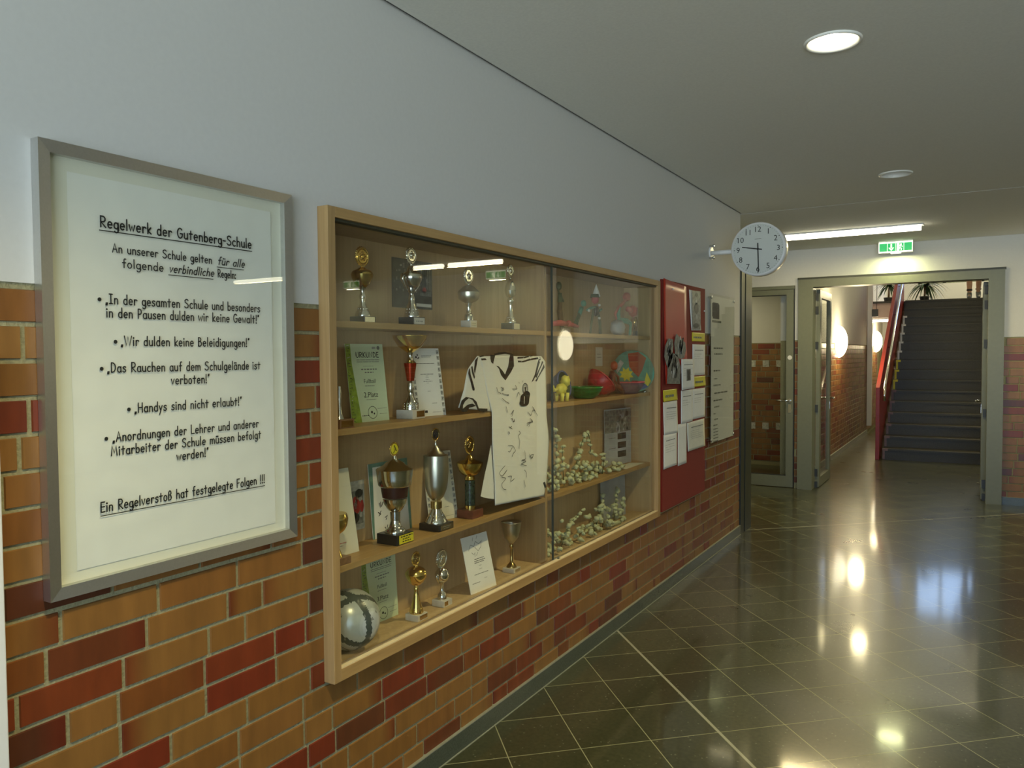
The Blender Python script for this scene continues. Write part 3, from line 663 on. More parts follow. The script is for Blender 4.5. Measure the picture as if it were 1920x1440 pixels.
# unseen lamp added to light the room behind the glazed door
r = thing('added_side_room_lamp', (-1.6,10.6,2.62), 'added unseen ceiling lamp lighting the room behind the glazed side door', 'ceiling light')
mb=MB(); mb.lathe([(0,.16),(-.04,.15),(-.05,.0)],(-1.6,10.6,2.62),'sconce_glow',24); mb.build('lamp_shade', r)
area_light('side_room_fill',(-1.6,10.6,2.55),.3,.3,9,WARM,(0,0,0),r)
# ------------------------------------------------------------------ framed school rules
r = thing('framed_notice', (0,1.303,1.06), 'large aluminium-framed school rules poster left of the display case', 'notice')
FY0,FY1,FZ0,FZ1=.938,1.668,1.060,2.082; fw=.027
mb=MB()
def frame_side(pts_out, pts_in):
    # one mitred side of the frame: outer edge, front face bevelled slightly inward
    (a,b),(c,d)=pts_out,pts_in
    X=.030
    vs=[(0.001,*a),(0.001,*b),(X,*b),(X,*a),(X-.004,*d),(X-.004,*c),(0.001,*d),(0.001,*c)]
    mb.add(vs,[(0,3,2,1),(3,5,4,2),(5,7,6,4),(0,1,6,7),(0,7,5,3),(1,2,4,6)],'alu')
O=[(FY0,FZ0),(FY1,FZ0),(FY1,FZ1),(FY0,FZ1)]; I=[(FY0+fw,FZ0+fw),(FY1-fw,FZ0+fw),(FY1-fw,FZ1-fw),(FY0+fw,FZ1-fw)]
for i in range(4): j=(i+1)%4; frame_side((O[i],O[j]),(I[i],I[j]))
mb.build('picture_frame', r)
mb=MB(); mb.box(.003,.008,FY0+.01,FY1-.01,FZ0+.01,FZ1-.01,'mat_board'); mb.build('mount_board', r)
mb=MB(); U=Vector((0,1,0)); V=Vector((0,0,1))
# the sheet lies slightly wavy on the board
P=[[(.0092+.0022*noise.noise(Vector((j*.16,i*.55,3.1)))*min(1,i/4)*min(1,(44-i)/4)+.0008, 1.010+.592*j/24, 1.112+.912*i/44) for j in range(25)] for i in range(45)]
mb.grid(P,'paper'); fl=Flat(mb,(.0142,0,0),U,V,.0)
def line(t,u0,u1,v,cap,**k): pen_text(fl,t,u0,v,cap,u1-u0,**k)
CAP=.0235
line('Regelwerk der Gutenberg-Schule',1.082,1.527,1.909,.0262,pen=14); fl.rect(1.080,1.900,1.529,1.9025,'ink')
yA=1.111; line('An unserer Schule gelten',1.111,1.393,1.853,.0215); line('für alle',1.410,1.501,1.853,.0215,slant=.22); fl.rect(1.408,1.845,1.499,1.847,'ink')
line('folgende',1.135,1.247,1.819,.0215); line('verbindliche',1.262,1.398,1.819,.0215,slant=.22); fl.rect(1.260,1.811,1.396,1.813,'ink'); line('Regeln:',1.410,1.471,1.819,.0215)
def bullet(u,v): fl.disc(u,v,.0048,'ink',14)
line('„In der gesamten Schule und besonders',1.091,1.554,1.730,CAP); bullet(1.077,1.739); line('in den Pausen dulden wir keine Gewalt!“',1.092,1.550,1.698,CAP)
line('„Wir dulden keine Beleidigungen!“',1.127,1.514,1.631,CAP); bullet(1.114,1.640)
line('„Das Rauchen auf dem Schulgelände ist',1.091,1.551,1.567,CAP); bullet(1.078,1.576); line('verboten!“',1.261,1.378,1.533,CAP)
line('„Handys sind nicht erlaubt!“',1.158,1.483,1.467,CAP); bullet(1.144,1.476)
line('„Anordnungen der Lehrer und anderer',1.100,1.541,1.401,CAP); bullet(1.085,1.410); line('Mitarbeiter der Schule müssen befolgt',1.095,1.549,1.368,CAP); line('werden!“',1.272,1.370,1.336,CAP)
line('Ein Regelverstoß hat festgelegte Folgen !!!',1.066,1.560,1.237,.0245); fl.rect(1.066,1.2275,1.560,1.2297,'ink')
mb.build('rules_sheet', r)
mb=MB(); mb.box(.0185,.0205,FY0+.02,FY1-.02,FZ0+.02,FZ1-.02,'frame_glass'); mb.build('glass_cover', r)
# ------------------------------------------------------------------ display case
XF=.045
dc = thing('display_case', (0,3.29,.555), 'long wooden wall display case with sliding glass and shelves of trophies', 'display case')
C0,C1,CZ0,CZ1=1.800,4.785,.558,2.074
I0,I1,IZ0,IZ1=1.833,4.742,.598,2.041
def part(name, parent, *boxes, mt='wood_y', bv=.0015):
    mb=MB()
    for b in boxes: mb.box(*b[:6], b[6] if len(b)>6 else mt)
    o=mb.build(name,parent)
    if bv: bevel(o,bv)
    return o
part('stile',dc,(.0,XF,C0,I0,CZ0,CZ1),mt='wood_z'); part('stile',dc,(.0,XF,I1,C1,CZ0,CZ1),mt='wood_z')
part('top_rail',dc,(.0,XF,I0,I1,IZ1,CZ1)); part('bottom_rail',dc,(.0,XF,I0,I1,CZ0,IZ0))
part('lit_rail_top',dc,(.021,.0435,I0,I1,IZ0,IZ0+.003),mt='lit_rail_wood',bv=0)  # paler wood paints in the light caught on the rail's top face
part('back_panel',dc,(-.200,-.192,NY0+.002,NY1-.002,NZ0+.002,NZ1-.002),mt='wood_back',bv=0)
part('side_panel',dc,(-.192,0,NY0+.002,NY0+.020,NZ0+.002,NZ1-.002),mt='wood_back'); part('side_panel',dc,(-.192,0,NY1-.020,NY1-.002,NZ0+.002,NZ1-.002),mt='wood_back')
part('top_panel',dc,(-.192,0,NY0+.02,NY1-.02,NZ1-.020,NZ1-.002),mt='wood_back'); part('floor_panel',dc,(-.192,0,NY0+.02,NY1-.02,NZ0+.002,.578),mt='wood_back')
part('divider',dc,(-.192,-.012,3.322,3.342,.578,NZ1-.02),mt='wood_z')
SH={1:1.72,2:1.362,3:.908,4:.578}
for z in (1.72,1.362,.908):
    part('shelf',dc,(-.192,-.012,NY0+.02,3.322,z-.022,z)); part('shelf',dc,(-.192,-.012,3.342,NY1-.02,z-.022,z))
part('lower_track',dc,(.004,.032,I0,I1,.578,.590,'alu'),(.011,.014,I0,I1,.59,.602,'alu'),(.022,.025,I0,I1,.59,.602,'alu'),bv=0)
part('upper_track',dc,(.004,.032,I0,I1,2.032,2.041,'steel_dark'),bv=0)
g1=part('glass_door',dc,(.006,.011,I0-.003,3.372,.592,2.034),mt='pane_glass',bv=0); g2=part('glass_door',dc,(.015,.020,3.345,I1+.003,.592,2.034),mt='pane_glass',bv=0)
mb=MB(); mb.box(.012,.022,3.341,3.345,.595,2.032,'steel_dark'); mb.build('edge_seal', g2)
mb=MB(); mb.box(.011,.027,3.338,3.42,.586,.599,'chrome'); mb.lathe([(0,.012),(.012,.012)],(.027,3.375,.594),'chrome',16,'x'); mb.build('sliding_lock', g2)
# ------------------------------------------------------------------ trophies
def wreath(parent, c, r, mt, open_=False, face='gold', figure=None):
    cx,cy,cz=c; mb=MB(); n=22; rr=r*.80
    mb.tube([(cx,cy+rr*math.sin(2*PI*i/24),cz+rr*math.cos(2*PI*i/24)) for i in range(25)],r*.10,mt,8,cap=False)
    for i in range(n):
        a=2*PI*i/n+.1; dirv=Vector((0,math.sin(a+.9),math.cos(a+.9))); side=Vector((0,math.sin(a),math.cos(a)))
        p=Vector(c)+side*rr*1.02; R=Matrix((Vector((1,0,0)),dirv.cross(Vector((1,0,0))),dirv)).transposed()
        mb.ellipsoid(p,(r*.09,r*.08,r*.22),mt,8,6,R)
    if not open_: pass
    o=mb.build('wreath',parent)
    mb=MB(); mb.lathe([(-.002,r*.70),(.0015,r*.70),(.003,r*.62)],c,face,28,'x')
    if figure:
        fl=Flat(mb,(cx+.0034,cy,cz),(0,1,0),(0,0,1),0); k=r*.55
        fl.disc(-.05*k,.62*k,.16*k,'black',14); 
        for pts in ([(-.02*k,.45*k),(.05*k,-.1*k)],[(.05*k,-.1*k),(.42*k,-.35*k),(.7*k,-.3*k)],[(.05*k,-.1*k),(-.2*k,-.5*k),(-.55*k,-.85*k)],[(0,.4*k),(.38*k,.1*k)],[(0,.4*k),(-.25*k,.75*k),(-.1*k,.98*k)]): fl.stroke(pts,.2*k,'black')
    else:
        for i in range(5): a=2*PI*i/5; mb.ellipsoid((cx+.003,cy+r*.3*math.sin(a),cz+r*.3*math.cos(a)),(.003,r*.2,r*.16),face,8,6)
        mb.ellipsoid((cx+.004,cy,cz),(.004,r*.22,r*.3),face,8,6)
    mb.build('medal', o)
    return o
def plaque(parent, base, X, Y, s, bh, mt, y0, y1, z0, z1, printed=None):
    mb=MB(); fl=Flat(mb,(X+s/2,Y-s/2,0),(0,1,0),(0,0,1),.0012)
    z=parent_world(parent).z
    mb.box(X+s/2-.0005,X+s/2+.0012,Y-s/2+s*y0,Y-s/2+s*y1,z+bh*z0,z+bh*z1,mt)
    if printed:
        fl.l=.0016
        for i,(u0,u1,v,h) in enumerate(printed): fl.dashes(s*u0,s*u1,z+bh*v,h,'ink' if mt=='yellow' else 'grey_ink',i+3)
    mb.build('plaque', base)
def trophy(row, X, Y, s, bh, base_mt, segs, prof, med=None, label='', metal='silver', plq=None, med_mt=None, face=None, figure=None, handles=None, flutes=False, medname=True):
    z=SH[row]; r = thing('trophy_cup',(X,Y,z),label,'trophy','trophies in the display case')
    mb=MB(); mb.box(X-s/2,X+s/2,Y-s/2,Y+s/2,z,z+bh,base_mt); b=bevel(mb.build('plinth',r),.0015)
    if plq: plaque(r,b,X,Y,s,bh,*plq)
    P=[(bh,prof[0][1] if prof[0][1] else prof[1][1])]+[p for p in prof[1:]]
    for name,i0,i1,mt in segs:
        pts=P[i0:i1+1]
        # round the profile off a little with mid-points
        q=[]
        for k in range(len(pts)):
            q.append(pts[k])
            if k<len(pts)-1:
                (h0,r0),(h1,r1)=pts[k],pts[k+1]; hm=(h0+h1)/2; rm=(r0+r1)/2
                if name in('bowl','cup','lid','goblet') and abs(r1-r0)>.006: rm += .18*abs(r1-r0)
                q.append((hm,rm))
        mb=MB()
        if name in('open_bowl','open_goblet'):
            inner=[(h+.002,max(.001,rr-.0025)) for h,rr in reversed(q[1:])]
            mb.lathe(q+[(q[-1][0]+.002,q[-1][1]+.0008)]+inner,(X,Y,z),mt,32,cap=False); name=name[5:]
        else: mb.lathe(q,(X,Y,z),mt,32)
        o=mb.build(name,r)
        if name=='stem' and flutes:
            mb=MB(); (h0,r0),(h1,r1)=P[i0],P[i0+2]
            for k in range(10):
                a=2*PI*k/10
                for f in (.15,.5,.85): mb.ellipsoid((X+math.cos(a)*(r0+(r1-r0)*f)*.96,Y+math.sin(a)*(r0+(r1-r0)*f)*.96,z+h0+(h1-h0)*f),(.0032,.0032,.0050),mt,8,6)
            mb.build('stem_beading',o)
    if handles:
        hz,hr,hh=handles
        for sg in (-1,1):
            mb=MB(); mb.tube([(X,Y+sg*hr*.55,z+hz-hh*.9),(X,Y+sg*hr*1.0,z+hz-hh*.5),(X,Y+sg*hr*1.28,z+hz),(X,Y+sg*hr*1.22,z+hz+hh*.32),(X,Y+sg*hr*1.0,z+hz+hh*.28),(X,Y+sg*hr*.95,z+hz+hh*.05)],[.003,.004,.0045,.004,.0035,.003],metal,8); mb.build('handle',r)
    if med:
        mh,_,mr=med; top=P[-1]
        mb=MB(); mb.tube([(X,Y,z+top[0]-.004),(X,Y,z+mh-mr*.8)],max(.0025,top[1]*.6),metal,10); mb.build('finial',r)
        wreath(r,(X,Y,z+mh),mr,med_mt or metal,face=face or med_mt or metal,figure=figure)
    return r
SP=lambda *a:a
trophy(1,-.07,2.085,.064,.022,'black',[('stem',0,8,'silver'),('bowl',8,10,'gold'),('lid',10,13,'gold')],[(0.026,0.0),(0.029,0.0276),(0.053,0.015),(0.064,0.0103),(0.08,0.0094),(0.092,0.0122),(0.103,0.0084),(0.115,0.0094),(0.124,0.0131),(0.146,0.0319),(0.169,0.0394),(0.178,0.0356),(0.188,0.0169),(0.195,0.0056)],(0.232,0.0272,0.0375),
    'gold lidded cup with gold wreath medal, leftmost on the top shelf','gold',('silver',.1,.9,.1,.9),'gold','gold',flutes=True)
trophy(1,-.07,2.362,.072,.030,'black',[('stem',0,7,'silver'),('bowl',7,10,'silver'),('lid',10,12,'silver')],[(0.034,0.0),(0.036,0.0296),(0.066,0.0204),(0.091,0.0122),(0.106,0.0122),(0.118,0.0082),(0.13,0.0143),(0.142,0.0163),(0.154,0.0306),(0.181,0.0428),(0.193,0.0408),(0.203,0.0204),(0.226,0.0082)],(0.266,0.0234,0.0347),
    'silver lidded cup with curled handles in front of the dark team photo','silver',('marble_white',.06,.94,.1,.9,((.2,.8,.4,.004),)),handles=(.175,.042,.05),flutes=True)
trophy(1,-.07,2.752,.050,.032,'marble_white',[('stem',0,5,'silver'),('bowl',5,7,'satin_silver'),('lid',7,9,'satin_silver')],[(0.032,0.0),(0.035,0.0204),(0.056,0.0182),(0.064,0.0113),(0.086,0.0102),(0.106,0.0159),(0.126,0.0442),(0.151,0.0465),(0.167,0.0318),(0.182,0.0091)],(0.221,0.0216,0.0386),
    'squat silver lidded cup on pale plinth, third on the top shelf','silver',('satin_silver',.1,.9,.2,.8,((.2,.8,.55,.003),(.2,.8,.3,.003))))
trophy(1,-.07,3.099,.065,.033,'black',[('stem',0,6,'silver'),('bowl',6,8,'silver'),('lid',8,10,'silver')],[(0.035,0.0),(0.037,0.0284),(0.061,0.0148),(0.094,0.0099),(0.121,0.0111),(0.136,0.0173),(0.148,0.0111),(0.163,0.0223),(0.183,0.0272),(0.215,0.0198),(0.234,0.0074)],(0.274,0.0173,0.0322),
    'slim silver cup nearest the case divider on the top shelf','silver',('satin_silver',.1,.9,.1,.9),flutes=True)
trophy(2,-.09,2.375,.079,.034,'marble_white',[('stem',0,6,'silver'),('column',7,8,'red_enamel'),('collar',8,11,'silver'),('open_bowl',11,14,'gold')],[(0.04,0.0),(0.041,0.0309),(0.061,0.0289),(0.079,0.0165),(0.093,0.0082),(0.114,0.0144),(0.137,0.0113),(0.145,0.0144),(0.213,0.0247),(0.223,0.0144),(0.24,0.0082),(0.254,0.0124),(0.277,0.0454),(0.305,0.0639),(0.318,0.0681)],None,
    'gold bowl trophy on red flared column and white plinth','silver',('gold_dark',.32,.93,.2,.88),flutes=True)
trophy(3,-.07,2.249,.097,.038,'black',[('stem',0,6,'silver'),('lower_bowl',6,9,'silver'),('band',10,11,'brown_enamel'),('cup',11,14,'silver'),('lid',14,18,'silver')],[(0.024,0.0),(0.044,0.0398),(0.05,0.0359),(0.06,0.0239),(0.08,0.0179),(0.093,0.0189),(0.116,0.0199),(0.124,0.0279),(0.146,0.0418),(0.165,0.0458),(0.17,0.0468),(0.209,0.0528),(0.217,0.0618),(0.263,0.0677),(0.274,0.0697),(0.281,0.0558),(0.289,0.0418),(0.311,0.01),(0.321,0.008)],(0.349,0.0209,0.0279),
    'big silver lidded cup with dark brown band and yellow medal','silver',('yellow',.12,.97,.1,.93,((.2,.9,.72,.0045),(.32,.75,.47,.005),(.3,.8,.25,.004))),'gold','yellow','runner')
trophy(3,-.07,2.507,.099,.027,'black',[('stem',0,3,'silver'),('ring',4,5,'gold_dark'),('goblet',6,10,'satin_silver'),('lid',10,14,'satin_silver')],[(0.022,0.0),(0.03,0.045),(0.061,0.0279),(0.082,0.0182),(0.084,0.0225),(0.112,0.0225),(0.116,0.0161),(0.146,0.0365),(0.181,0.0461),(0.232,0.0504),(0.297,0.0493),(0.3,0.0365),(0.317,0.0193),(0.334,0.0064),(0.348,0.0054)],(0.381,0.0225,0.0279),
    'tall silver goblet with pointed lid on black plinth, centre of third shelf','silver',('silver',.1,.95,.12,.88,((.25,.8,.55,.003),(.3,.7,.3,.003))),'gold_dark','photo_dark',flutes=True)
trophy(3,-.08,2.765,.082,.036,'marble_red',[('stem',0,1,'gold'),('column',2,3,'marble_green'),('collar',4,6,'gold'),('bowl',6,8,'gold'),('lid',8,10,'gold')],[(0.042,0.0),(0.051,0.023),(0.053,0.0219),(0.159,0.0219),(0.163,0.0242),(0.18,0.0184),(0.184,0.0322),(0.209,0.0506),(0.235,0.0575),(0.249,0.0207),(0.271,0.0046)],(0.312,0.0276,0.0403),
    'gold cup on green marbled column and red-brown plinth beside the jersey','gold',None,'gold','gold_dark')
trophy(4,-.076,2.379,.062,.025,'marble_white',[('stem',0,6,'gold'),('bowl',6,9,'gold'),('lid',9,11,'gold')],[(0.024,0.0),(0.028,0.026),(0.046,0.0229),(0.078,0.0146),(0.107,0.0083),(0.122,0.0104),(0.132,0.0062),(0.137,0.0187),(0.156,0.0353),(0.179,0.0437),(0.194,0.0353),(0.207,0.0146)],(0.238,0.0208,0.0291),
    'gold lidded cup on white plinth on the bottom of the case','gold',('gold_dark',.2,.95,.2,.85),'gold','gold_dark',flutes=True)
trophy(4,-.09,2.568,.060,.026,'marble_white',[('stem',0,5,'silver'),('bowl',6,8,'silver'),('lid',8,10,'silver')],[(0.025,0.0),(0.028,0.0198),(0.045,0.0176),(0.057,0.0077),(0.082,0.0066),(0.093,0.0088),(0.097,0.0154),(0.109,0.0280),(0.129,0.0300),(0.146,0.0198),(0.157,0.0088)],(0.192,0.0253,0.0406),
    'small silver cup with large round medal on the bottom of the case','silver',('gold_dark',.1,.5,.2,.85),'satin_silver','satin_silver',handles=(.125,.030,.035))
trophy(4,-.095,3.135,.063,.021,'marble_white',[('stem',0,7,'gold_dark'),('open_goblet',7,10,'satin_silver')],[(0.023,0.0),(0.024,0.0241),(0.035,0.0177),(0.047,0.0076),(0.108,0.0068),(0.121,0.0101),(0.133,0.0076),(0.136,0.0101),(0.163,0.0329),(0.2,0.043),(0.236,0.0481)],None,
    'plain silver goblet without lid on white plinth near the divider','silver',('satin_silver',.2,.9,.2,.85))
trophy(2,-.055,1.945,.070,.030,'marble_brown',[('stem',0,2,'silver'),('figure_column',2,4,'silver')],[(0.03,0.016),(0.045,0.010),(0.07,0.007),(0.11,0.008),(0.14,0.006)],None,'small trophy on brown plinth mostly hidden behind the left stile, second shelf','silver',('gold_dark',.1,.9,.15,.85))
trophy(3,-.05,1.915,.070,.024,'marble_brown',[('stem',0,3,'gold'),('bowl',3,6,'gold')],[(0.024,0.022),(0.05,0.012),(0.085,0.008),(0.10,0.014),(0.125,0.036),(0.15,0.042),(0.17,0.036)],None,'gold cup half hidden behind the left stile, third shelf','gold')
# ------------------------------------------------------------------ papers and photographs in the case
def sheet(name, label, cat, BL, U, w_, V, h_, mt='paper', t=.0025, group=None, draw=None):
    BL=Vector(BL); U=Vector(U).normalized(); V=Vector(V); V=(V-U*V.dot(U)).normalized(); N=U.cross(V); mb=MB()
    mb.slab([BL,BL+U*w_,BL+U*w_+V*h_,BL+V*h_],N,t,mt)
    fl=Flat(mb,BL,U,V,.0004)
    if draw: draw(fl,w_,h_)
    return tag(mb.build(name,loc=BL),label,cat,group)
def award(place, emblem=True):
    def d(fl,W,Hh):
        fl.rect(0,0,W*.13,Hh,'lime'); rnd=random.Random(len(place)*3+1); fl.l=.0007
        for i in range(26): fl.stroke([(W*rnd.uniform(.015,.11),Hh*(i+.5)/26+rnd.uniform(-.003,.003)) for _ in range(3)],.0022,rnd.choice(('photo_dark','photo_light','leaf_green')))
        fl.l=.0005; fl.poly([(W*.13,0),(W*.26,0),(W*.13,Hh*.75)],'lime')
        fl.rect(W*.70,Hh*.935,W*.80,Hh*.965,'photo_light'); fl.disc(W*.87,Hh*.95,W*.04,'grey_ink')
        pen_text(fl,'URKUNDE',W*.25,Hh*.825,Hh*.07,W*.62,pen=14,mt='ink')
        fl.dashes(W*.26,W*.88,Hh*.79,.0022,'grey_ink',1); fl.dashes(W*.26,W*.86,Hh*.765,.0022,'grey_ink',2)
        fl.dashes(W*.42,W*.70,Hh*.71,.0016,'grey_ink',3); fl.dashes(W*.36,W*.78,Hh*.665,.0042,'grey_ink',4); fl.dashes(W*.45,W*.68,Hh*.625,.0042,'grey_ink',5)
        fl.l=.0006; sans(fl,'Fußball',W*.56,Hh*.52,Hh*.052,'ink'); fl.dashes(W*.42,W*.68,Hh*.455,.002,'grey_ink',6)
        sans(fl,place,W*.56,Hh*.345,Hh*.066,'ink'); fl.dashes(W*.43,W*.69,Hh*.28,.0016,'grey_ink',7)
        if emblem:
            fl.ring(W*.56,Hh*.115,W*.115,W*.125,'ink'); fl.disc(W*.54,Hh*.12,W*.03,'ink',5); fl.disc(W*.60,Hh*.10,W*.022,'ink',6)
        fl.dashes(W*.28,W*.45,Hh*.075,.003,'ink',8); fl.dashes(W*.70,W*.95,Hh*.16,.0014,'grey_ink',9); fl.dashes(W*.75,W*.95,Hh*.09,.0018,'grey_ink',10)
    return d
sheet('award_certificate','pale green football certificate for second place leaning on the second shelf','certificate',(-.135,2.095,1.362),(.10,1,0),.185,(-.12,0,1),.288,'paper_green',group='football award certificates',draw=award('2.Platz'))
sheet('award_certificate','pale green football certificate for third place standing behind the football','certificate',(-.178,2.195,.5785),(.04,1,0),.190,(-.06,0,1),.262,'paper_green',group='football award certificates',draw=award('3.Platz'))
def bordered(fl,W,Hh):
    rnd=random.Random(4)
    for sx in (.02,.90):
        for i in range(11):
            v=Hh*(.04+.087*i); fl.rect(W*sx,v,W*(sx+.085),v+Hh*.062,'photo_light'); 
            fl.l=.0008; fl.stroke([(W*(sx+rnd.uniform(.02,.07)),v+Hh*rnd.uniform(.008,.055)) for _ in range(3)],.0022,'photo_dark'); fl.l=.0004
    fl.l=.0006
    for du,dv,rr in ((.20,.87,.03),(.25,.90,.025),(.29,.86,.02),(.26,.85,.018)): fl.disc(W*du,Hh*dv,W*rr,'ink',6)
    fl.dashes(W*.38,W*.72,Hh*.885,.002,'grey_ink',1); fl.dashes(W*.38,W*.68,Hh*.865,.002,'grey_ink',2); fl.dashes(W*.18,W*.80,Hh*.77,.0024,'grey_ink',3)
    for k,(a,b) in enumerate(((.28,.72),(.46,.54),(.45,.55),(.44,.56),(.36,.66),(.46,.53))): fl.dashes(W*a,W*b,Hh*(.61-.026*k),.0026,'grey_ink',k+5)
    fl.dashes(W*.46,W*.56,Hh*.36,.0022,'grey_ink',20); fl.dashes(W*.56,W*.74,Hh*.18,.0022,'grey_ink',21); fl.rect(W*.22,Hh*.05,W*.38,Hh*.085,'photo_dark'); fl.dashes(W*.55,W*.85,Hh*.05,.0014,'grey_ink',22)
sheet('paper_certificate','white certificate with picture border behind the red-columned gold bowl','certificate',(-.105,2.432,1.362),(.22,1,0),.155,(-.17,0,1),.275,'paper',group='white certificates with picture borders',draw=bordered)
sheet('paper_certificate','white certificate with picture border leaning behind the tall silver goblet','certificate',(-.155,2.575,.9085),(.20,1,0),.165,(-.17,0,1),.290,'paper_warm',group='white certificates with picture borders',draw=bordered)
sheet('paper_certificate','plain cream certificate half hidden by the left stile, third shelf','certificate',(-.105,1.90,.9085),(.05,1,0),.180,(-.17,0,1),.300,'paper_warm',draw=lambda fl,W,Hh:(fl.dashes(W*.2,W*.7,Hh*.14,.002,'photo_red',3),fl.dashes(W*.2,W*.6,Hh*.11,.002,'grey_ink',4)))
def tealed(fl,W,Hh):
    fl.rect(0,0,W,Hh,'teal'); fl.l=.0008; fl.poly([(W*.04,Hh*.0),(W*.94,Hh*.0),(W*.92,Hh*.94),(W*.10,Hh*.95)],'paper')
    fl.l=.0012
    for pts in ([(.2,.46),(.22,.40),(.24,.47)],[(.25,.41),(.29,.46)],[(.16,.34),(.22,.31),(.17,.29),(.23,.35)],[(.32,.25),(.38,.27),(.34,.22)],[(.3,.12),(.34,.08),(.37,.14)]): fl.stroke([(W*a,Hh*b) for a,b in pts],.004,'ink')
sheet('signed_card','teal-edged signed card standing behind the big silver cup','card',(-.165,2.235,.9085),(0,1,0),.235,(-.08,0,1),.285,'paper',draw=tealed)
def team_red(fl,W,Hh):
    fl.rect(W*.02,Hh*.02,W*.98,Hh*.98,'photo_light'); fl.l=.0008; fl.rect(W*.05,Hh*.12,W*.93,Hh*.80,'photo_grey'); fl.l=.0011
    for u,v,rx,ry,m in ((.2,.72,.10,.12,'photo_dark'),(.7,.74,.2,.10,'photo_dark'),(.35,.45,.17,.17,'photo_red'),(.62,.48,.15,.16,'photo_red'),(.85,.47,.10,.14,'photo_red'),(.5,.60,.12,.10,'photo_red'),(.3,.64,.06,.04,'photo_skin'),(.6,.66,.06,.04,'photo_skin'),(.5,.25,.22,.12,'photo_dark'),(.42,.31,.14,.1,'photo_dark'),(.8,.3,.07,.06,'photo_light'),(.78,.62,.09,.05,'photo_light')): fl.disc(W*u,Hh*v,W*rx,m,12,Hh*ry*.9)
    fl.l=.0014
    for pts in ([(.45,.5),(.52,.62),(.6,.5)],[(.50,.44),(.50,.56)],[(.56,.44),(.56,.56)]): fl.stroke([(W*a,Hh*b) for a,b in pts],.002,'photo_light')
r=sheet('team_photo','small photo of a team in red jerseys pinned to the back, third shelf','photo',(-.189,2.11,.955),(0,1,0),.105,(0,0,1),.185,'photo_light',.0015,draw=team_red)
def dark_team(fl,W,Hh):
    rnd=random.Random(9); fl.rect(W*.02,Hh*.02,W*.98,Hh*.98,'photo_dark'); fl.l=.0007
    for i in range(40): u=rnd.uniform(.04,.94); v=rnd.uniform(.45,.95); fl.rect(W*u,Hh*v,W*(u+rnd.uniform(.01,.05)),Hh*(v+rnd.uniform(.02,.10)),rnd.choice(('photo_grey','photo_dark','photo_grey','photo_light')))
    for i in range(7): u=.62+.05*i; fl.rect(W*u,Hh*.42,W*(u+.02),Hh*.95,'photo_grey')
    fl.l=.001; fl.disc(W*.79,Hh*.40,W*.05,'photo_red',12); fl.rect(W*.68,Hh*.28,W*.97,Hh*.38,'photo_grey'); fl.rect(W*.58,Hh*.05,W*.97,Hh*.115,'paper')
    for i in range(9): fl.disc(W*(.1+.08*i),Hh*(.36+.05*(i%2)),W*.02,'photo_grey',10)
sheet('dark_photo','dark team photograph pinned to the back behind the handled silver cup','photo',(-.1885,2.392,1.796),(0,1,0),.262,(0,0,1),.196,'photo_dark',.0015,draw=dark_team)
def sketch(fl,W,Hh):
    for pts in ([(.2,.75),(.3,.84),(.42,.80),(.5,.88),(.62,.82),(.75,.86)],[(.45,.78),(.55,.70),(.68,.76),(.72,.84)],[(.3,.70),(.36,.66)],[(.38,.66),(.42,.69),(.40,.62)],[(.46,.63),(.52,.68)],[(.4,.9),(.44,.96)],[(.56,.92),(.6,.97)]): fl.stroke([(W*a,Hh*b) for a,b in pts],.0022,'grey_ink')
    for k,(a,b,v) in enumerate(((.35,.72,.565),(.33,.76,.53),(.33,.70,.50),(.48,.58,.44),(.47,.58,.38),(.25,.8,.30),(.12,.42,.16),(.6,.7,.2))): fl.dashes(W*a,W*b,Hh*v,.0028,'ink' if k<3 else 'grey_ink',k)
sheet('paper_certificate','white certificate with pencil sketch leaning between the small cups below','certificate',(-.058,2.735,.5785),(.10,1,0),.178,(-.24,0,1),.242,'paper',draw=sketch)
def calendar(fl,W,Hh):
    fl.rect(0,0,W,Hh,'photo_blue'); fl.l=.0006; fl.rect(0,Hh*.58,W,Hh*.98,'photo_grey'); rnd=random.Random(3); fl.l=.0009
    for i in range(16): fl.disc(W*rnd.uniform(.35,.92),Hh*rnd.uniform(.60,.90),W*rnd.uniform(.03,.07),rnd.choice(('photo_light','photo_dark','photo_grey','photo_blue')),9)
    for v in (.45,.29,.13): fl.rect(W*.48,Hh*v,W*.80,Hh*(v+.11),'photo_dark')
    for i,v in enumerate((.48,.30)): fl.dashes(W*.15,W*.40,Hh*v,.004,'grey_ink',i)
sheet('photo_poster','blue-grey poster with three dark boxes standing in the right corner of the case','poster',(-.172,4.395,.9085),(.14,1,0),.32,(-.01,0,1),.355,'photo_blue',.003,draw=calendar)
sheet('grey_panel','plain grey card standing at the back of the lowest compartment, right side','card',(-.172,4.34,.5785),(.12,1,0),.30,(-.02,0,1),.295,'photo_blue',.003)
sheet('paper_note','small white note pinned to the back wall above the craft bowls','note',(-.189,4.30,1.535),(0,1,0),.10,(0,0,1),.115,'paper_warm',.001,draw=lambda fl,W,Hh:[fl.dashes(W*.2,W*.8,Hh*v,.003,'grey_ink',i) for i,v in enumerate((.62,.45))])
mb=MB(); mb.slab([(-.098,4.377,.9095),(-.03,4.40,.9095),(-.035,4.70,.9095),(-.117,4.66,.9095)],(0,0,1),.001,'paper_warm'); tag(mb.build('loose_sheet',loc=(-.07,4.5,.909)),'loose white sheet lying flat at the right end of the third shelf','paper')
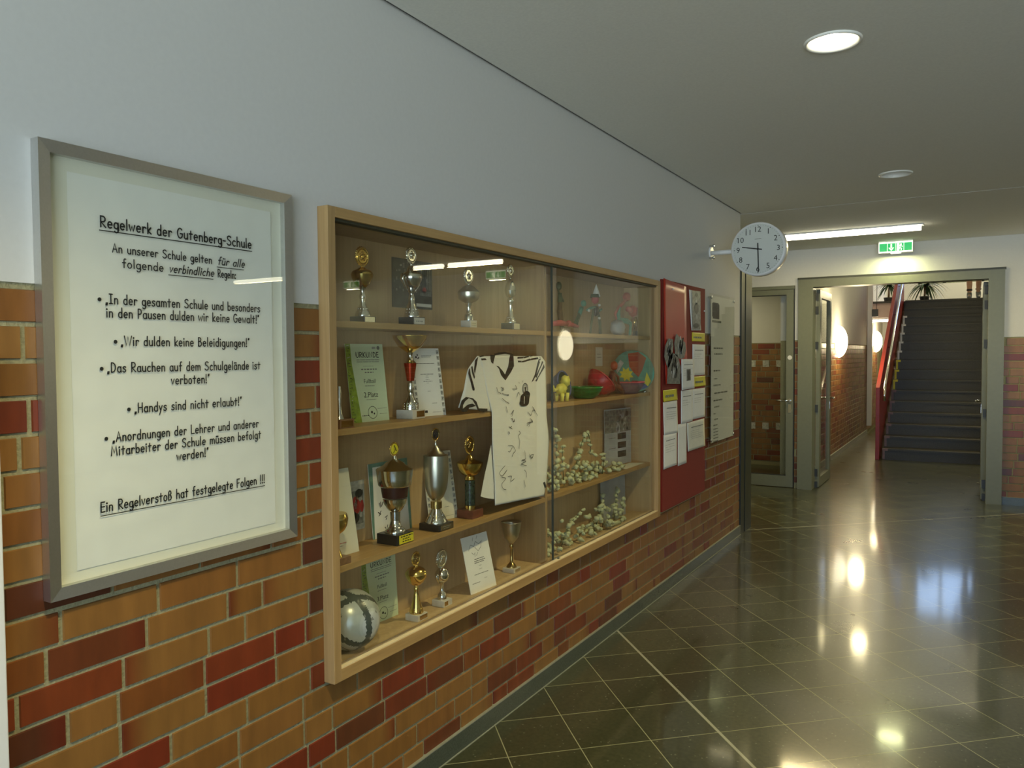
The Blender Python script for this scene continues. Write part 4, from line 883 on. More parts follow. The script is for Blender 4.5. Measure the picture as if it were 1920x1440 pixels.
# ------------------------------------------------------------------ football
def football(c, R):
    mb=MB(); bm=bmesh.new(); bmesh.ops.create_icosphere(bm,subdivisions=5,radius=R)
    rot=Matrix.Rotation(.5,3,'Y')@Matrix.Rotation(.25,3,'X')
    axes=[rot@Vector(a).normalized() for a in ((.35,.2,.9),(.9,-.3,.1),(-.1,.95,-.25))]
    # pentagon centres of the stitched panels
    g=(1+5**.5)/2; ico=[Vector(v).normalized() for v in [(0,s,t*g) for s in(-1,1) for t in(-1,1)]+[(s,t*g,0) for s in(-1,1) for t in(-1,1)]+[(t*g,0,s) for s in(-1,1) for t in(-1,1)]]
    dod=[]
    for i in range(12):
        for j in range(i+1,12):
            for k in range(j+1,12):
                a,b,d=ico[i],ico[j],ico[k]
                if min(a.dot(b),b.dot(d),a.dot(d))>.4: dod.append((a+b+d).normalized())
    cent=[(v,.04) for v in ico]+[(v,0) for v in dod]
    bm.verts.ensure_lookup_table(); seam=[]
    for v in bm.verts:
        n=v.co.normalized(); s=sorted((n.dot(c_)+w_*0 for c_,w_ in cent),reverse=True); d=s[0]-s[1]
        v.co=n*(R-(.0012 if d<.012 else 0)); seam.append(d<.010)
    vs=[tuple(Vector(c)+v.co) for v in bm.verts]; fw={'ball_white':[],'ball_dark':[],'grey_ink':[]}
    for f in bm.faces:
        n=f.calc_center_median().normalized(); dark=any(abs(n.dot(a)-o_)<.115 for a,o_ in zip(axes,(.15,.1,-.25)))
        k='grey_ink' if sum(seam[v.index] for v in f.verts)>=2 else ('ball_dark' if dark else 'ball_white')
        fw[k].append(tuple(v.index for v in f.verts))
    base=0
    for k,fs in fw.items(): mb.add(vs,fs,k,True)
    bm.free(); return mb
bo=football((-.085,2.015,.684),.105).build('football',loc=(-.085,2.015,.579)); tag(bo,'silver-white football with dark bands at the lower left of the case','football')
# ------------------------------------------------------------------ signed football shirt
JD = {
'collar': [[(2.8134, 1.6063), (2.8541, 1.6037), (2.8417, 1.5795), (2.8367, 1.5667), (2.8201, 1.5733), (2.8132, 1.5898)], [(2.8421, 1.6096), (2.8909, 1.6165), (2.9359, 1.6192), (2.9766, 1.6153), (3.0077, 1.6086), (2.992, 1.6052), (2.9408, 1.6095), (2.8908, 1.6062), (2.8517, 1.6032)], [(3.0077, 1.6086), (3.0144, 1.5539), (2.9806, 1.52), (2.9418, 1.492), (2.9045, 1.5166), (2.8851, 1.5455), (2.8608, 1.5587), (2.8852, 1.5545), (2.9197, 1.5345), (2.9396, 1.5183), (2.9656, 1.552), (2.9737, 1.5862), (2.9817, 1.606)]] ,
'inside': [[(2.8517, 1.6037), (2.8908, 1.607), (2.9408, 1.61), (2.9843, 1.606), (2.9746, 1.5783), (2.9666, 1.552), (2.9396, 1.5178), (2.8852, 1.554), (2.8406, 1.5687)]] ,
'stripe': [[(3.0445, 1.5952), (3.0985, 1.5963), (3.1822, 1.6029), (3.1994, 1.6001), (3.1094, 1.5894), (3.0444, 1.5871)], [(3.047, 1.579), (3.0928, 1.5773), (3.1538, 1.5864), (3.2634, 1.5951), (3.2662, 1.5857), (3.165, 1.5794), (3.0982, 1.5704), (3.0495, 1.5709)], [(3.2485, 1.5844), (3.2692, 1.5843), (3.2273, 1.5115), (3.1923, 1.4816), (3.1751, 1.4766), (3.2099, 1.5119)], [(3.281, 1.5756), (3.2929, 1.5698), (3.2508, 1.5222), (3.2271, 1.4946), (3.2155, 1.5006), (3.2629, 1.5475)], [(3.2988, 1.5612), (3.3046, 1.544), (3.2269, 1.4778), (3.2124, 1.481), (3.2685, 1.5247)], [(2.7275, 1.599), (2.7572, 1.6034), (2.7687, 1.6001), (2.7388, 1.5958)], [(2.7433, 1.5903), (2.7756, 1.5913), (2.7871, 1.5837), (2.7477, 1.5823)], [(2.7161, 1.5949), (2.7229, 1.5973), (2.7018, 1.5388), (2.6948, 1.5217), (2.6907, 1.5439), (2.698, 1.5832)], [(2.6688, 1.5565), (2.6798, 1.5588), (2.6883, 1.5341), (2.697, 1.5142), (2.6901, 1.5046), (2.675, 1.5295)], [(2.6511, 1.5471), (2.6577, 1.5518), (2.6639, 1.5249), (2.6918, 1.4651), (2.6894, 1.4578), (2.6761, 1.4584), (2.657, 1.5055), (2.6452, 1.5302)]] ,
'cuff': [[(2.5948, 1.3753), (2.5782, 1.3931), (2.5955, 1.4209), (2.6256, 1.4343), (2.6515, 1.4301), (2.621, 1.4171), (2.6058, 1.4011), (2.6034, 1.3868)], [(2.6256, 1.4343), (2.6779, 1.4259), (2.7044, 1.4102), (2.7221, 1.3819), (2.7913, 1.3759), (2.7911, 1.365), (2.7584, 1.3634), (2.7129, 1.3738), (2.6997, 1.3932), (2.6733, 1.4193), (2.6515, 1.4301)], [(2.5948, 1.3753), (2.6034, 1.3868), (2.638, 1.4016), (2.6731, 1.4045), (2.6997, 1.3932), (2.6729, 1.3898), (2.6509, 1.3887), (2.6333, 1.3728)]] ,
'cuffin': [[(2.6058, 1.4011), (2.621, 1.4171), (2.6515, 1.4301), (2.6733, 1.4193), (2.6997, 1.3932), (2.6731, 1.4045), (2.638, 1.4016), (2.6034, 1.3868)]] ,
'glove': [[(3.0529, 1.4063), (3.0692, 1.4171), (3.1074, 1.4186), (3.1241, 1.431), (3.152, 1.4248), (3.1742, 1.396), (3.1683, 1.3713), (3.1401, 1.3646), (3.1179, 1.3742), (3.0849, 1.3706), (3.058, 1.3857)]] ,
'crest': [[(3.1132, 1.4485), (3.1607, 1.4466), (3.1135, 1.4718)]] ,
'sleeveO': [[(2.7229, 1.6003), (2.68, 1.5686), (2.6489, 1.5447), (2.613, 1.4538), (2.5955, 1.4209), (2.5782, 1.3931)]] ,
'sleeveI': [[(2.7297, 1.6003), (2.7153, 1.5434), (2.7009, 1.4746), (2.7409, 1.4257), (2.7916, 1.3954), (2.8267, 1.3602)]] ,
'sig': [[(2.8619, 1.4636), (2.8714, 1.4451), (2.896, 1.4363)], [(2.8988, 1.4634), (2.9237, 1.4534), (2.9061, 1.4488), (2.9187, 1.4614)], [(2.9084, 1.4357), (2.9385, 1.4291), (2.964, 1.4266), (2.9537, 1.4245)], [(2.9056, 1.415), (2.9331, 1.4005), (2.966, 1.3882)], [(2.9953, 1.4531), (3.0347, 1.4502), (3.0191, 1.4683)], [(2.9835, 1.3393), (3.0046, 1.3566), (2.9886, 1.3283)], [(2.9859, 1.3205), (3.0065, 1.3029), (3.0119, 1.3133)], [(3.1314, 1.3403), (3.1592, 1.3218), (3.1794, 1.3456), (3.2022, 1.3385), (3.1739, 1.3626), (3.2252, 1.3159)], [(3.1223, 1.2776), (3.1504, 1.2892), (3.1759, 1.2928), (3.1506, 1.3086)], [(2.9378, 1.3766), (2.9527, 1.3493)], [(3.0511, 1.4806), (3.0548, 1.4751)], [(3.089, 1.4862), (3.0862, 1.4795)], [(3.0343, 1.4139), (3.0479, 1.4349), (3.0611, 1.4208)]] ,
'torsoR': [[(3.3242, 1.3076), (3.3473, 1.2079), (3.3505, 1.1749), (3.3357, 1.0784), (3.3209, 0.9823), (3.2963, 0.9225)]] ,
'sideL': [[(2.8285, 1.3421), (2.8286, 1.2268), (2.8366, 1.1391), (2.8463, 1.0507), (2.8477, 0.95)]] ,
'flap': [[(2.8296, 1.2209), (2.8129, 1.1823), (2.7798, 1.1032), (2.7418, 1.0062), (2.7942, 0.9898), (2.8481, 0.9776), (2.8467, 1.0798)]] ,
'hem': [[(2.8477, 0.95), (2.9604, 0.9443), (3.1108, 0.938), (3.2963, 0.9225)]] ,
'tag': [[(3.2814, 0.988), (3.3004, 0.9902), (3.3173, 0.9617), (3.2988, 0.9579)]] ,
'sig2': [[(2.9618, 1.2852), (2.9908, 1.2723), (2.9763, 1.281), (2.988, 1.2845)], [(2.9558, 1.2633), (2.9672, 1.2534), (2.9644, 1.2626)], [(3.0501, 1.2581), (3.0621, 1.2464), (3.0438, 1.2359), (3.0556, 1.2103), (3.0491, 1.1774)], [(2.9521, 1.2026), (2.9928, 1.1954), (3.0161, 1.1718), (2.9982, 1.1617), (2.9863, 1.148)], [(2.9547, 1.1755), (2.9691, 1.1724), (2.9868, 1.187)], [(3.1009, 1.1626), (3.1098, 1.1245), (3.0758, 1.1223), (3.1128, 1.1117), (3.0695, 1.1046), (3.1188, 1.0908)], [(3.1445, 1.1423), (3.1601, 1.1186), (3.1828, 1.1364), (3.1476, 1.1326), (3.1761, 1.1199)], [(2.9281, 1.1147), (2.8827, 1.0895), (2.9049, 1.0718), (2.945, 1.0932), (2.9105, 1.074)], [(2.8992, 1.0667), (2.933, 1.0561), (2.8988, 1.0373), (2.9098, 1.0149), (2.9353, 1.0066)], [(2.9532, 1.0622), (2.9852, 1.0593), (2.9761, 1.038), (3.0086, 1.0455)], [(3.0999, 1.073), (3.1184, 1.0582), (3.1213, 1.036)], [(3.0932, 1.0275), (3.1083, 0.9943)], [(3.1211, 1.2877), (3.1526, 1.2914), (3.1397, 1.2706)], [(2.9914, 1.3218), (3.0029, 1.3029), (3.0119, 1.3143)], [(3.1622, 1.3001), (3.1748, 1.2866)]] ,
}
def lerp_path(pts, n):
    P=[Vector(p) for p in pts]; L=[0]
    for a,b in zip(P,P[1:]): L.append(L[-1]+(b-a).length)
    out=[]
    for i in range(n+1):
        t=L[-1]*i/n; k=max(j for j in range(len(L)) if L[j]<=t+1e-9); k=min(k,len(P)-2); d=L[k+1]-L[k]
        out.append(P[k].lerp(P[k+1],(t-L[k])/d if d else 0))
    return out
jr = thing('football_shirt',(0,3.07,.93),'white football shirt with black stripes and signatures hanging in the case','shirt')
def wrk(y,z): return -.0052+.0024*noise.noise(Vector((y*9,z*4.5,1.7)))+.0020*noise.noise(Vector((y*24+z*12,z*8,5.2)))
left=[(2.735,1.600),(2.765,1.52),(2.79,1.44),(2.8267,1.3602)]+JD['sideL'][0]
right=[(3.275,1.5985),(3.318,1.57),(3.322,1.48),(3.324,1.40)]+JD['torsoR'][0]
nL=70; Lp=lerp_path(left,nL); Rp=lerp_path(right,nL); nU=44
P=[]
for a,b in zip(Lp,Rp):
    row=[]
    for i in range(nU+1):
        q=a.lerp(b,i/nU); sag=-.010*math.sin(PI*i/nU) if False else 0; e=min(1,min(i,nU-i)/3)
        row.append((wrk(q.x,q.y)*e-.006*(1-e),q.x,q.y+sag))
    P.append(row)
mb=MB(); mb.grid(P,'jersey_white'); o=mb.build('shirt_body',jr)
s=o.modifiers.new('thick','SOLIDIFY'); s.thickness=.0015; s.offset=-1
mb=MB(); O_=lerp_path(JD['sleeveO'][0],24); I_=lerp_path([(a+.018,b) for a,b in left[:3]]+[(2.835,1.3602)],24)
P=[[(wrk(q.x,q.y)-.0006-(.004*(1-min(1,min(i,12-i)/2))),q.x,q.y) for i in range(13) for q in [a.lerp(b,i/12)]] for a,b in zip(O_,I_)]
mb.grid(P,'jersey_white',flip=False); o=mb.build('sleeve',jr)
s=o.modifiers.new('thick','SOLIDIFY'); s.thickness=.0015; s.offset=-1
def patch(name, polys, mt, lift, label=None):
    mb=MB()
    for p in polys:
        bm=bmesh.new(); vs=[bm.verts.new((0,a,b)) for a,b in p]; bm.faces.new(vs); bmesh.ops.triangulate(bm,faces=bm.faces[:])
        bmesh.ops.subdivide_edges(bm,edges=bm.edges[:],cuts=3,use_grid_fill=True); bmesh.ops.triangulate(bm,faces=bm.faces[:])
        for v in bm.verts: v.co.x=wrk(v.co.y,v.co.z)+lift
        bm.normal_update(); bm.verts.index_update()
        mb.add([tuple(v.co) for v in bm.verts],[tuple(v.index for v in f.verts) for f in bm.faces],mt); bm.free()
    o=mb.build(name,jr)
    if label: o['label']=label
    return o
patch('neck_opening',JD['inside'],'jersey_inside',.0012)
patch('collar',JD['collar'],'jersey_black',.0020,'black V-neck collar')
for p in JD['stripe']: patch('shoulder_stripe',[p],'jersey_black',.0016,'black stripe')
patch('cuff_lining',JD['cuffin'],'jersey_inside',.0012); patch('cuff',JD['cuff'],'jersey_black',.0018,'black sleeve cuff')
patch('shirt_tail',JD['flap'],'jersey_white',-.0045)
patch('hem_tag',JD['tag'],'jersey_black',.0018,'small dark hem tag')
mb=MB(); fl=Flat(mb,(.0005,0,0),(0,1,0),(0,0,1),0)
cy,cz=JD['crest'][0][0]; rr=JD['crest'][0][2][1]-cz
def on(fl_,a,b): fl_.O=Vector((wrk(a,b)+.0038,0,0))
on(fl,cy,cz); fl.ring(cy,cz,rr*.98,rr*1.12,'photo_dark',k=1); fl.ring(cy,cz,rr*.70,rr*.80,'photo_dark')
fl.poly([(cy-.1*rr,cz-.5*rr),(cy+.25*rr,cz-.45*rr),(cy+.3*rr,cz+.05*rr),(cy+.55*rr,cz+.4*rr),(cy+.2*rr,cz+.3*rr),(cy+.1*rr,cz+.5*rr),(cy-.05*rr,cz+.25*rr),(cy-.4*rr,cz+.35*rr),(cy-.2*rr,cz+.0*rr)],'ink')
o=mb.build('club_crest',jr); o['label']='round grey crest with a dark bird'
ey,ez=3.100,1.398
def blobpoly(a,b,ra,rb,n=18,sq=1.0): return [(a+ra*math.copysign(abs(math.cos(2*PI*i/n))**sq,math.cos(2*PI*i/n)),b+rb*math.copysign(abs(math.sin(2*PI*i/n))**sq,math.sin(2*PI*i/n))) for i in range(n)]
patch('black_emblem',[[(p+(.012 if q>ez else 0),q+(.010 if p>ey and q>ez else 0)) for p,q in blobpoly(ey,ez,.046,.030,20,.7)]],'jersey_black',.0046,'broad black emblem below the crest')
patch('emblem_mark',[[(ey-.004,ez-.018),(ey+.001,ez-.018),(ey+.003,ez+.016),(ey-.002,ez+.016)]],'jersey_white',.0054)
def smooth_line(p,n=5):
    if len(p)<3: return p
    P=[Vector(q) for q in p]; P=[P[0]]+P+[P[-1]]; out=[]
    for i in range(1,len(P)-2):
        for k in range(n):
            t=k/n; a_,b_,c_,d_=P[i-1:i+3]
            q=.5*((2*b_)+(c_-a_)*t+(2*a_-5*b_+4*c_-d_)*t*t+(3*b_-a_-3*c_+d_)*t**3); out.append((q.x,q.y))
    return out+[tuple(P[-1])]
mb=MB()
for p in JD['sig']+JD['sig2']:
    a=sum(q[0] for q in p)/len(p); b=sum(q[1] for q in p)/len(p); fl=Flat(mb,(0,0,0),(0,1,0),(0,0,1),0)
    on(fl,a,b); fl.O.x+=.0012; fl.stroke(smooth_line(p),.0024,'ink')
mb.build('signatures',jr)
# ------------------------------------------------------------------ pupils' craft work in the right half of the case
def fig(name,label,cat,loc,group=None): return thing(name,loc,label,cat,group)
def tubes(parent,name,mt,*ts,seg=8):
    mb=MB()
    for path,rad in ts: mb.tube(path,rad,mt,seg)
    return mb.build(name,parent)
def blob(parent,name,mt,c,rad,rot=None,jit=.06,seed=1,seg=14):
    mb=MB(); mb.ellipsoid(c,rad,mt,seg,10,rot,jit,seed); return mb.build(name,parent)
z=1.72; X=-.095
# 1: tall thin figure behind a red lying figure
f=fig('wire_figure','tall thin wire and paper figure at the left of the craft shelf','figure',(X,3.66,z),'craft figures on the top shelf')
tubes(f,'legs','wire_brown',([(X,3.69,z+.004),(X,3.67,z+.06),(X,3.645,z+.12),(X,3.65,z+.17)],[.006,.010,.014,.012]),([(X+.01,3.655,z+.004),(X,3.65,z+.06),(X,3.64,z+.12)],[.006,.010,.014]))
tubes(f,'torso','wire_green',([(X,3.648,z+.16),(X,3.648,z+.21)],[.014,.011])); tubes(f,'arms','wire_green',([(X,3.648,z+.205),(X,3.675,z+.18),(X,3.69,z+.165)],[.007,.005,.004]),([(X,3.645,z+.2),(X,3.625,z+.225)],[.006,.004]))
blob(f,'head','wire_green',(X,3.638,z+.245),(.015,.014,.022))
f=fig('paper_figure','red lying paper figure on a brown block on the craft shelf','figure',(-.06,3.66,z),'craft figures on the top shelf')
mb=MB(); mb.box(-.085,-.04,3.66,3.76,z,z+.028,'wire_brown'); bevel(mb.build('block',f),.004); 
tubes(f,'body','rose_red',([(-.06,3.50,z+.042),(-.06,3.58,z+.050),(-.06,3.66,z+.046)],[.012,.016,.012]),([(-.06,3.66,z+.046),(-.06,3.72,z+.044),(-.06,3.79,z+.036)],[.012,.012,.008])); blob(f,'head','rose_red',(-.058,3.675,z+.048),(.016,.016,.018))
# 2: figure with white pointed hat, leaning wires
f=fig('wire_figure','wire figure with red face and white pointed hat on the craft shelf','figure',(X,4.08,z),'craft figures on the top shelf')
tubes(f,'legs','wire_green',([(X,4.02,z+.004),(X,4.04,z+.07),(X,4.07,z+.15)],[.006,.007,.008]),([(X,4.15,z+.004),(X,4.145,z+.06),(X,4.13,z+.12)],[.005,.005,.006]),([(X,4.17,z+.004),(X,4.165,z+.06),(X,4.14,z+.12)],.005))
tubes(f,'arms','craft_teal',([(X,4.08,z+.155),(X,4.03,z+.15),(X,3.98,z+.135)],[.008,.007,.006]),([(X,4.10,z+.15),(X,4.15,z+.14),(X,4.18,z+.15)],[.008,.008,.006])); blob(f,'torso','black',(X,4.10,z+.135),(.02,.025,.03))
blob(f,'head','rose_red',(X,4.09,z+.20),(.022,.022,.026)); mb=MB(); mb.lathe([(0,.024),(.03,.016),(.072,.001)],(X,4.105,z+.218),'paper',12); mb.build('pointed_hat',f); mb=MB(); mb.lathe([(0,.026),(.02,.022)],(X,4.085,z+.212),'wire_green',12); mb.build('hat_band',f)
for yy,zz in ((3.985,.132),(4.125,.17),(4.125,.095)): blob(f,'white_tuft','paper',(X+.01,yy,z+zz),(.008,.009,.008))
f=fig('wire_figure','green bent wire figure leaning between its neighbours on the craft shelf','figure',(X,3.87,z),'craft figures on the top shelf')
tubes(f,'legs','wire_green',([(X,3.80,z+.004),(X,3.83,z+.06),(X,3.88,z+.11)],[.005,.007,.009]),([(X,3.845,z+.004),(X,3.855,z+.06),(X,3.885,z+.11)],[.005,.006,.009])); tubes(f,'torso','craft_teal',([(X,3.88,z+.105),(X,3.91,z+.145)],[.012,.012])); blob(f,'head','craft_teal',(X,3.935,z+.17),(.016,.016,.018))
# 3: seated figure on a pale base
f=fig('paper_figure','seated green and red paper figure on a pale stone','figure',(X,4.47,z),'craft figures on the top shelf')
blob(f,'stone','photo_blue',(X,4.42,z+.048),(.045,.060,.048),jit=.1); tubes(f,'legs','craft_teal',([(X,4.44,z+.10),(X+.02,4.52,z+.10),(X+.02,4.58,z+.085),(X+.02,4.57,z+.006)],[.012,.010,.008,.007]),([(X,4.43,z+.095),(X+.03,4.49,z+.082),(X+.03,4.55,z+.07),(X+.03,4.53,z+.006)],[.011,.009,.008,.006]))
tubes(f,'torso','craft_teal',([(X,4.43,z+.095),(X,4.42,z+.14),(X,4.44,z+.175)],[.014,.016,.010])); tubes(f,'arms','rubber_red',([(X,4.43,z+.175),(X,4.38,z+.13),(X,4.40,z+.10)],[.009,.008,.006]),([(X,4.44,z+.175),(X,4.50,z+.20),(X,4.55,z+.235)],[.009,.010,.010])); blob(f,'head','rubber_red',(X,4.56,z+.245),(.024,.034,.028))
f=fig('paper_figure','red paper figure with brown torso standing on black legs at the right end','figure',(X,4.70,z),'craft figures on the top shelf')
tubes(f,'legs','black',([(X+.01,4.655,z+.002),(X+.01,4.66,z+.035)],[.008,.008]),([(X+.01,4.70,z+.002),(X+.01,4.70,z+.035)],[.008,.008])); tubes(f,'torso','gold_dark',([(X,4.69,z+.035),(X,4.69,z+.09),(X,4.68,z+.12)],[.018,.024,.02])); blob(f,'head','photo_red',(X,4.665,z+.16),(.03,.035,.038)); tubes(f,'arms','rose_red',([(X,4.65,z+.16),(X,4.58,z+.17)],[.014,.018]),([(X,4.68,z+.165),(X,4.725,z+.18)],[.012,.010]))
# second shelf: bowls and animals
z=1.362
f=fig('paper_figure','yellow paper animal in front of a blue dome at the left of the bowls','figure',(-.06,3.63,z),'papier mache pieces on the second shelf')
tubes(f,'legs','craft_yellow',*[([(-.06+dx,y_,z+.002),(-.06+dx,y_+.004,z+.045)],[.009,.012]) for dx in (-.015,.018) for y_ in (3.565,3.62)]); blob(f,'body','craft_yellow',(-.06,3.592,z+.065),(.026,.045,.028),jit=.12); blob(f,'head','craft_yellow',(-.052,3.625,z+.105),(.024,.030,.030),jit=.15,seed=4); tubes(f,'tail','craft_yellow',([(-.06,3.55,z+.07),(-.06,3.51,z+.06),(-.06,3.50,z+.085)],[.010,.008,.006]))
def bowl(name,label,c,rx,h,mt_out,mt_in,tilt=None,rim=None):
    f=fig(name,label,'bowl',c,'papier mache pieces on the second shelf'); R=tilt or Matrix.Identity(3)
    prof=[(0,rx*.55),(h*.25,rx*.75),(h*.7,rx*.94),(h,rx)]
    for nm,mt,pr in (('outer_shell',mt_out,prof),('inner_shell',mt_in,[(hh+.004 if hh<h else hh,max(.001,q-.005)) for hh,q in prof])):
        mb=MB(); mb.lathe(pr,(0,0,0),mt,26,cap=False)
        if True: mb.lathe([(pr[0][0],.0),(pr[0][0],pr[0][1])],(0,0,0),mt,26,cap=False)
        mb.v=[tuple(Vector(c)+R@Vector(p)) for p in mb.v]; mb.build(nm,f)
    mb=MB(); mb.tube([Vector(c)+R@Vector((rx*math.cos(2*PI*i/26),rx*math.sin(2*PI*i/26),h)) for i in range(27)],.005,rim or mt_out,8,cap=False); mb.build('rim',f)
    return f
bowl('paper_dome','blue and olive dome-shaped paper bowl standing on edge behind the yellow animal',(-.152,3.69,z+.074),.070,.06,'craft_blue','wire_green',Matrix.Rotation(1.35,3,'Y'))
bowl('paper_bowl','green wrinkled paper bowl beside the blue dome',(-.075,3.90,z+.002),.100,.060,'craft_green','craft_green')
bowl('paper_bowl','large red and grey paper bowl tipped on its side behind the green bowl',(-.105,4.10,z+.045),.088,.07,'photo_red','purple_grey',Matrix.Rotation(-.75,3,'X')@Matrix.Rotation(.4,3,'Y'))
f=fig('paper_figure','dark red kneeling paper figure between the two large bowls','figure',(-.09,4.33,z),'papier mache pieces on the second shelf')
tubes(f,'legs','marble_red',([(-.09,4.25,z+.01),(-.08,4.31,z+.05),(-.09,4.34,z+.06)],[.012,.018,.02]),([(-.06,4.42,z+.012),(-.07,4.38,z+.045),(-.09,4.34,z+.06)],[.012,.016,.02])); tubes(f,'torso','marble_red',([(-.09,4.335,z+.055),(-.09,4.315,z+.11),(-.09,4.32,z+.145)],[.024,.022,.016])); tubes(f,'arms','marble_red',([(-.09,4.32,z+.14),(-.07,4.36,z+.11),(-.07,4.37,z+.06)],[.010,.009,.008]),([(-.09,4.32,z+.14),(-.07,4.28,z+.08),(-.06,4.30,z+.03)],[.010,.009,.008])); blob(f,'head','craft_orange',(-.088,4.345,z+.175),(.022,.026,.028))
bowl('paper_bowl','purple-grey paper bowl with pink rim in front of the coloured disc',(-.075,4.52,z+.002),.105,.070,'purple_grey','photo_red',None,'rose_red')
# big coloured disc leaning in the corner
f=fig('painted_disc','large round green disc with red and yellow patches leaning in the corner','disc',(-.09,4.66,z),'papier mache pieces on the second shelf')
nrm=Vector((.62,-.74,.26)).normalized(); U=Vector((0,0,1)).cross(nrm).normalized(); V=nrm.cross(U); R_=.136; cc=Vector((-.082,4.645,z+R_*.968+.006))
mb=MB(); n=40; rim=[(math.cos(2*PI*i/n),math.sin(2*PI*i/n)) for i in range(n)]
mb.slab([cc+U*a*R_+V*b*R_ for a,b in rim],nrm,.012,'craft_teal'); mb.build('disc_body',f)
mb=MB(); fl=Flat(mb,cc,U,V,.001); k=R_
fl.poly([(-.22*k,.84*k),(.30*k,.92*k),(.66*k,.62*k),(.42*k,.05*k),(.20*k,-.30*k),(-.04*k,-.05*k),(-.2*k,.2*k)],'craft_orange'); fl.l=.0018
st=[]
for i in range(16): a=2*PI*i/16; q=(.36 if i%2 else .22)*k; st.append((-.38*k+q*math.cos(a),-.16*k+q*math.sin(a)))
fl.poly(st,'yellow'); fl.poly([(.62*k,-.05*k),(.78*k,-.5*k),(.62*k,-.74*k),(.44*k,-.6*k)],'yellow'); fl.poly([(-.9*k,.1*k),(-.62*k,.55*k),(-.45*k,.4*k),(-.8*k,-.1*k)],'photo_light')
fl.poly([(.1*k,-.97*k),(.62*k,-.78*k),(.5*k,-.6*k),(.3*k,-.72*k),(.15*k,-.6*k)],'craft_blue'); mb.build('painted_patches',f)
mb=MB(); mb.lathe([(0,.019),(.012,.019),(.0122,.016),(.006,.0155)],(-.045,4.735,z+.001),'chrome',20); tag(mb.build('tealight',loc=(-.045,4.735,z)),'small tealight at the right end of the second shelf','tealight')
# wire sculptures with paper blossoms, third and bottom shelf
def blossom_sculpture(label, base, stems, loose, seed, zmax=1.30):
    f=fig('blossom_sculpture',label,'sculpture',base,'paper blossom sculptures'); rnd=random.Random(seed); first=None; bx,by,bz=base
    protos=[]
    for k in range(3):
        mb=MB(); mb.ellipsoid((bx,by,bz),(.010,.0125,.010) if k<2 else (.008,.017,.008),'blossom',9,6,None,.28,k+seed); o=mb.build('blossom',f); protos.append(o)
    used=0
    def place(p,s):
        nonlocal used
        o=protos[used] if used<3 else copy_part(protos[rnd.randrange(3)],f)
        used+=1; o.location=Vector(p)-Vector(base); o.rotation_euler=(rnd.uniform(-.6,.6),rnd.uniform(-.6,.6),rnd.uniform(0,6)); o.scale=(s,s,s)
    for path,nb in stems:
        mb=MB(); mb.tube(path,.0022,'wire_green',6); mb.build('wire_stem',f); P=lerp_path(path,40)
        for i in range(nb):
            t=.25+.75*(i+1)/nb; p=P[int(t*40)]; place((p.x+rnd.uniform(-.01,.01),p.y+rnd.uniform(-.012,.012),p.z+rnd.uniform(-.004,.01)),rnd.uniform(1.0,1.5))
    for (y0,y1,n,h0) in loose:
        for i in range(n):
            y=rnd.uniform(y0,y1); q=1-abs(2*(y-y0)/(y1-y0)-1); place((rnd.uniform(-.15,-.028),y,bz+.013+rnd.random()**2*h0*(.35+q)),rnd.uniform(.95,1.5))
    return f
z=.908
blossom_sculpture('tall cluster of pale paper blossoms on wire just right of the case divider, third shelf',(-.08,3.56,z),[([(-.1,3.60,z),(-.1,3.61,z+.15),(-.1,3.62,z+.26),(-.1,3.59,z+.305)],7),([(-.09,3.68,z),(-.09,3.66,z+.12),(-.09,3.66,z+.21)],5)],[(3.40,3.74,44,.11)],3)
blossom_sculpture('arched wire of pale paper blossoms in the middle of the third shelf, right half',(-.09,3.90,z),[([(-.1,3.80,z),(-.1,3.86,z+.12),(-.1,3.93,z+.22),(-.1,4.0,z+.258),(-.1,4.03,z+.20),(-.1,4.03,z+.14)],12)],[(3.72,4.05,46,.14)],5)
blossom_sculpture('low paper blossom piece with one egg-shaped bud before the blue-grey poster',(-.08,4.22,z),[([(-.08,4.15,z),(-.08,4.17,z+.06),(-.08,4.18,z+.115)],3),([(-.09,4.12,z),(-.09,4.12,z+.06)],2)],[(4.06,4.38,28,.05)],8)
z=.578
blossom_sculpture('mound of pale paper blossoms right of the case divider on the lowest floor',(-.08,3.62,z),[([(-.1,3.66,z),(-.1,3.72,z+.08),(-.1,3.80,z+.12),(-.1,3.92,z+.155)],6)],[(3.40,3.85,60,.12)],12)
blossom_sculpture('arching paper blossom piece before the grey card on the lowest floor',(-.08,4.15,z),[([(-.1,4.08,z),(-.1,4.14,z+.08),(-.1,4.2,z+.13),(-.1,4.26,z+.10)],5),([(-.11,4.22,z),(-.11,4.23,z+.18)],4),([(-.1,4.36,z),(-.1,4.40,z+.12),(-.1,4.43,z+.20)],6),([(-.09,4.46,z),(-.09,4.50,z+.12)],4)],[(3.92,4.5,56,.10)],15)
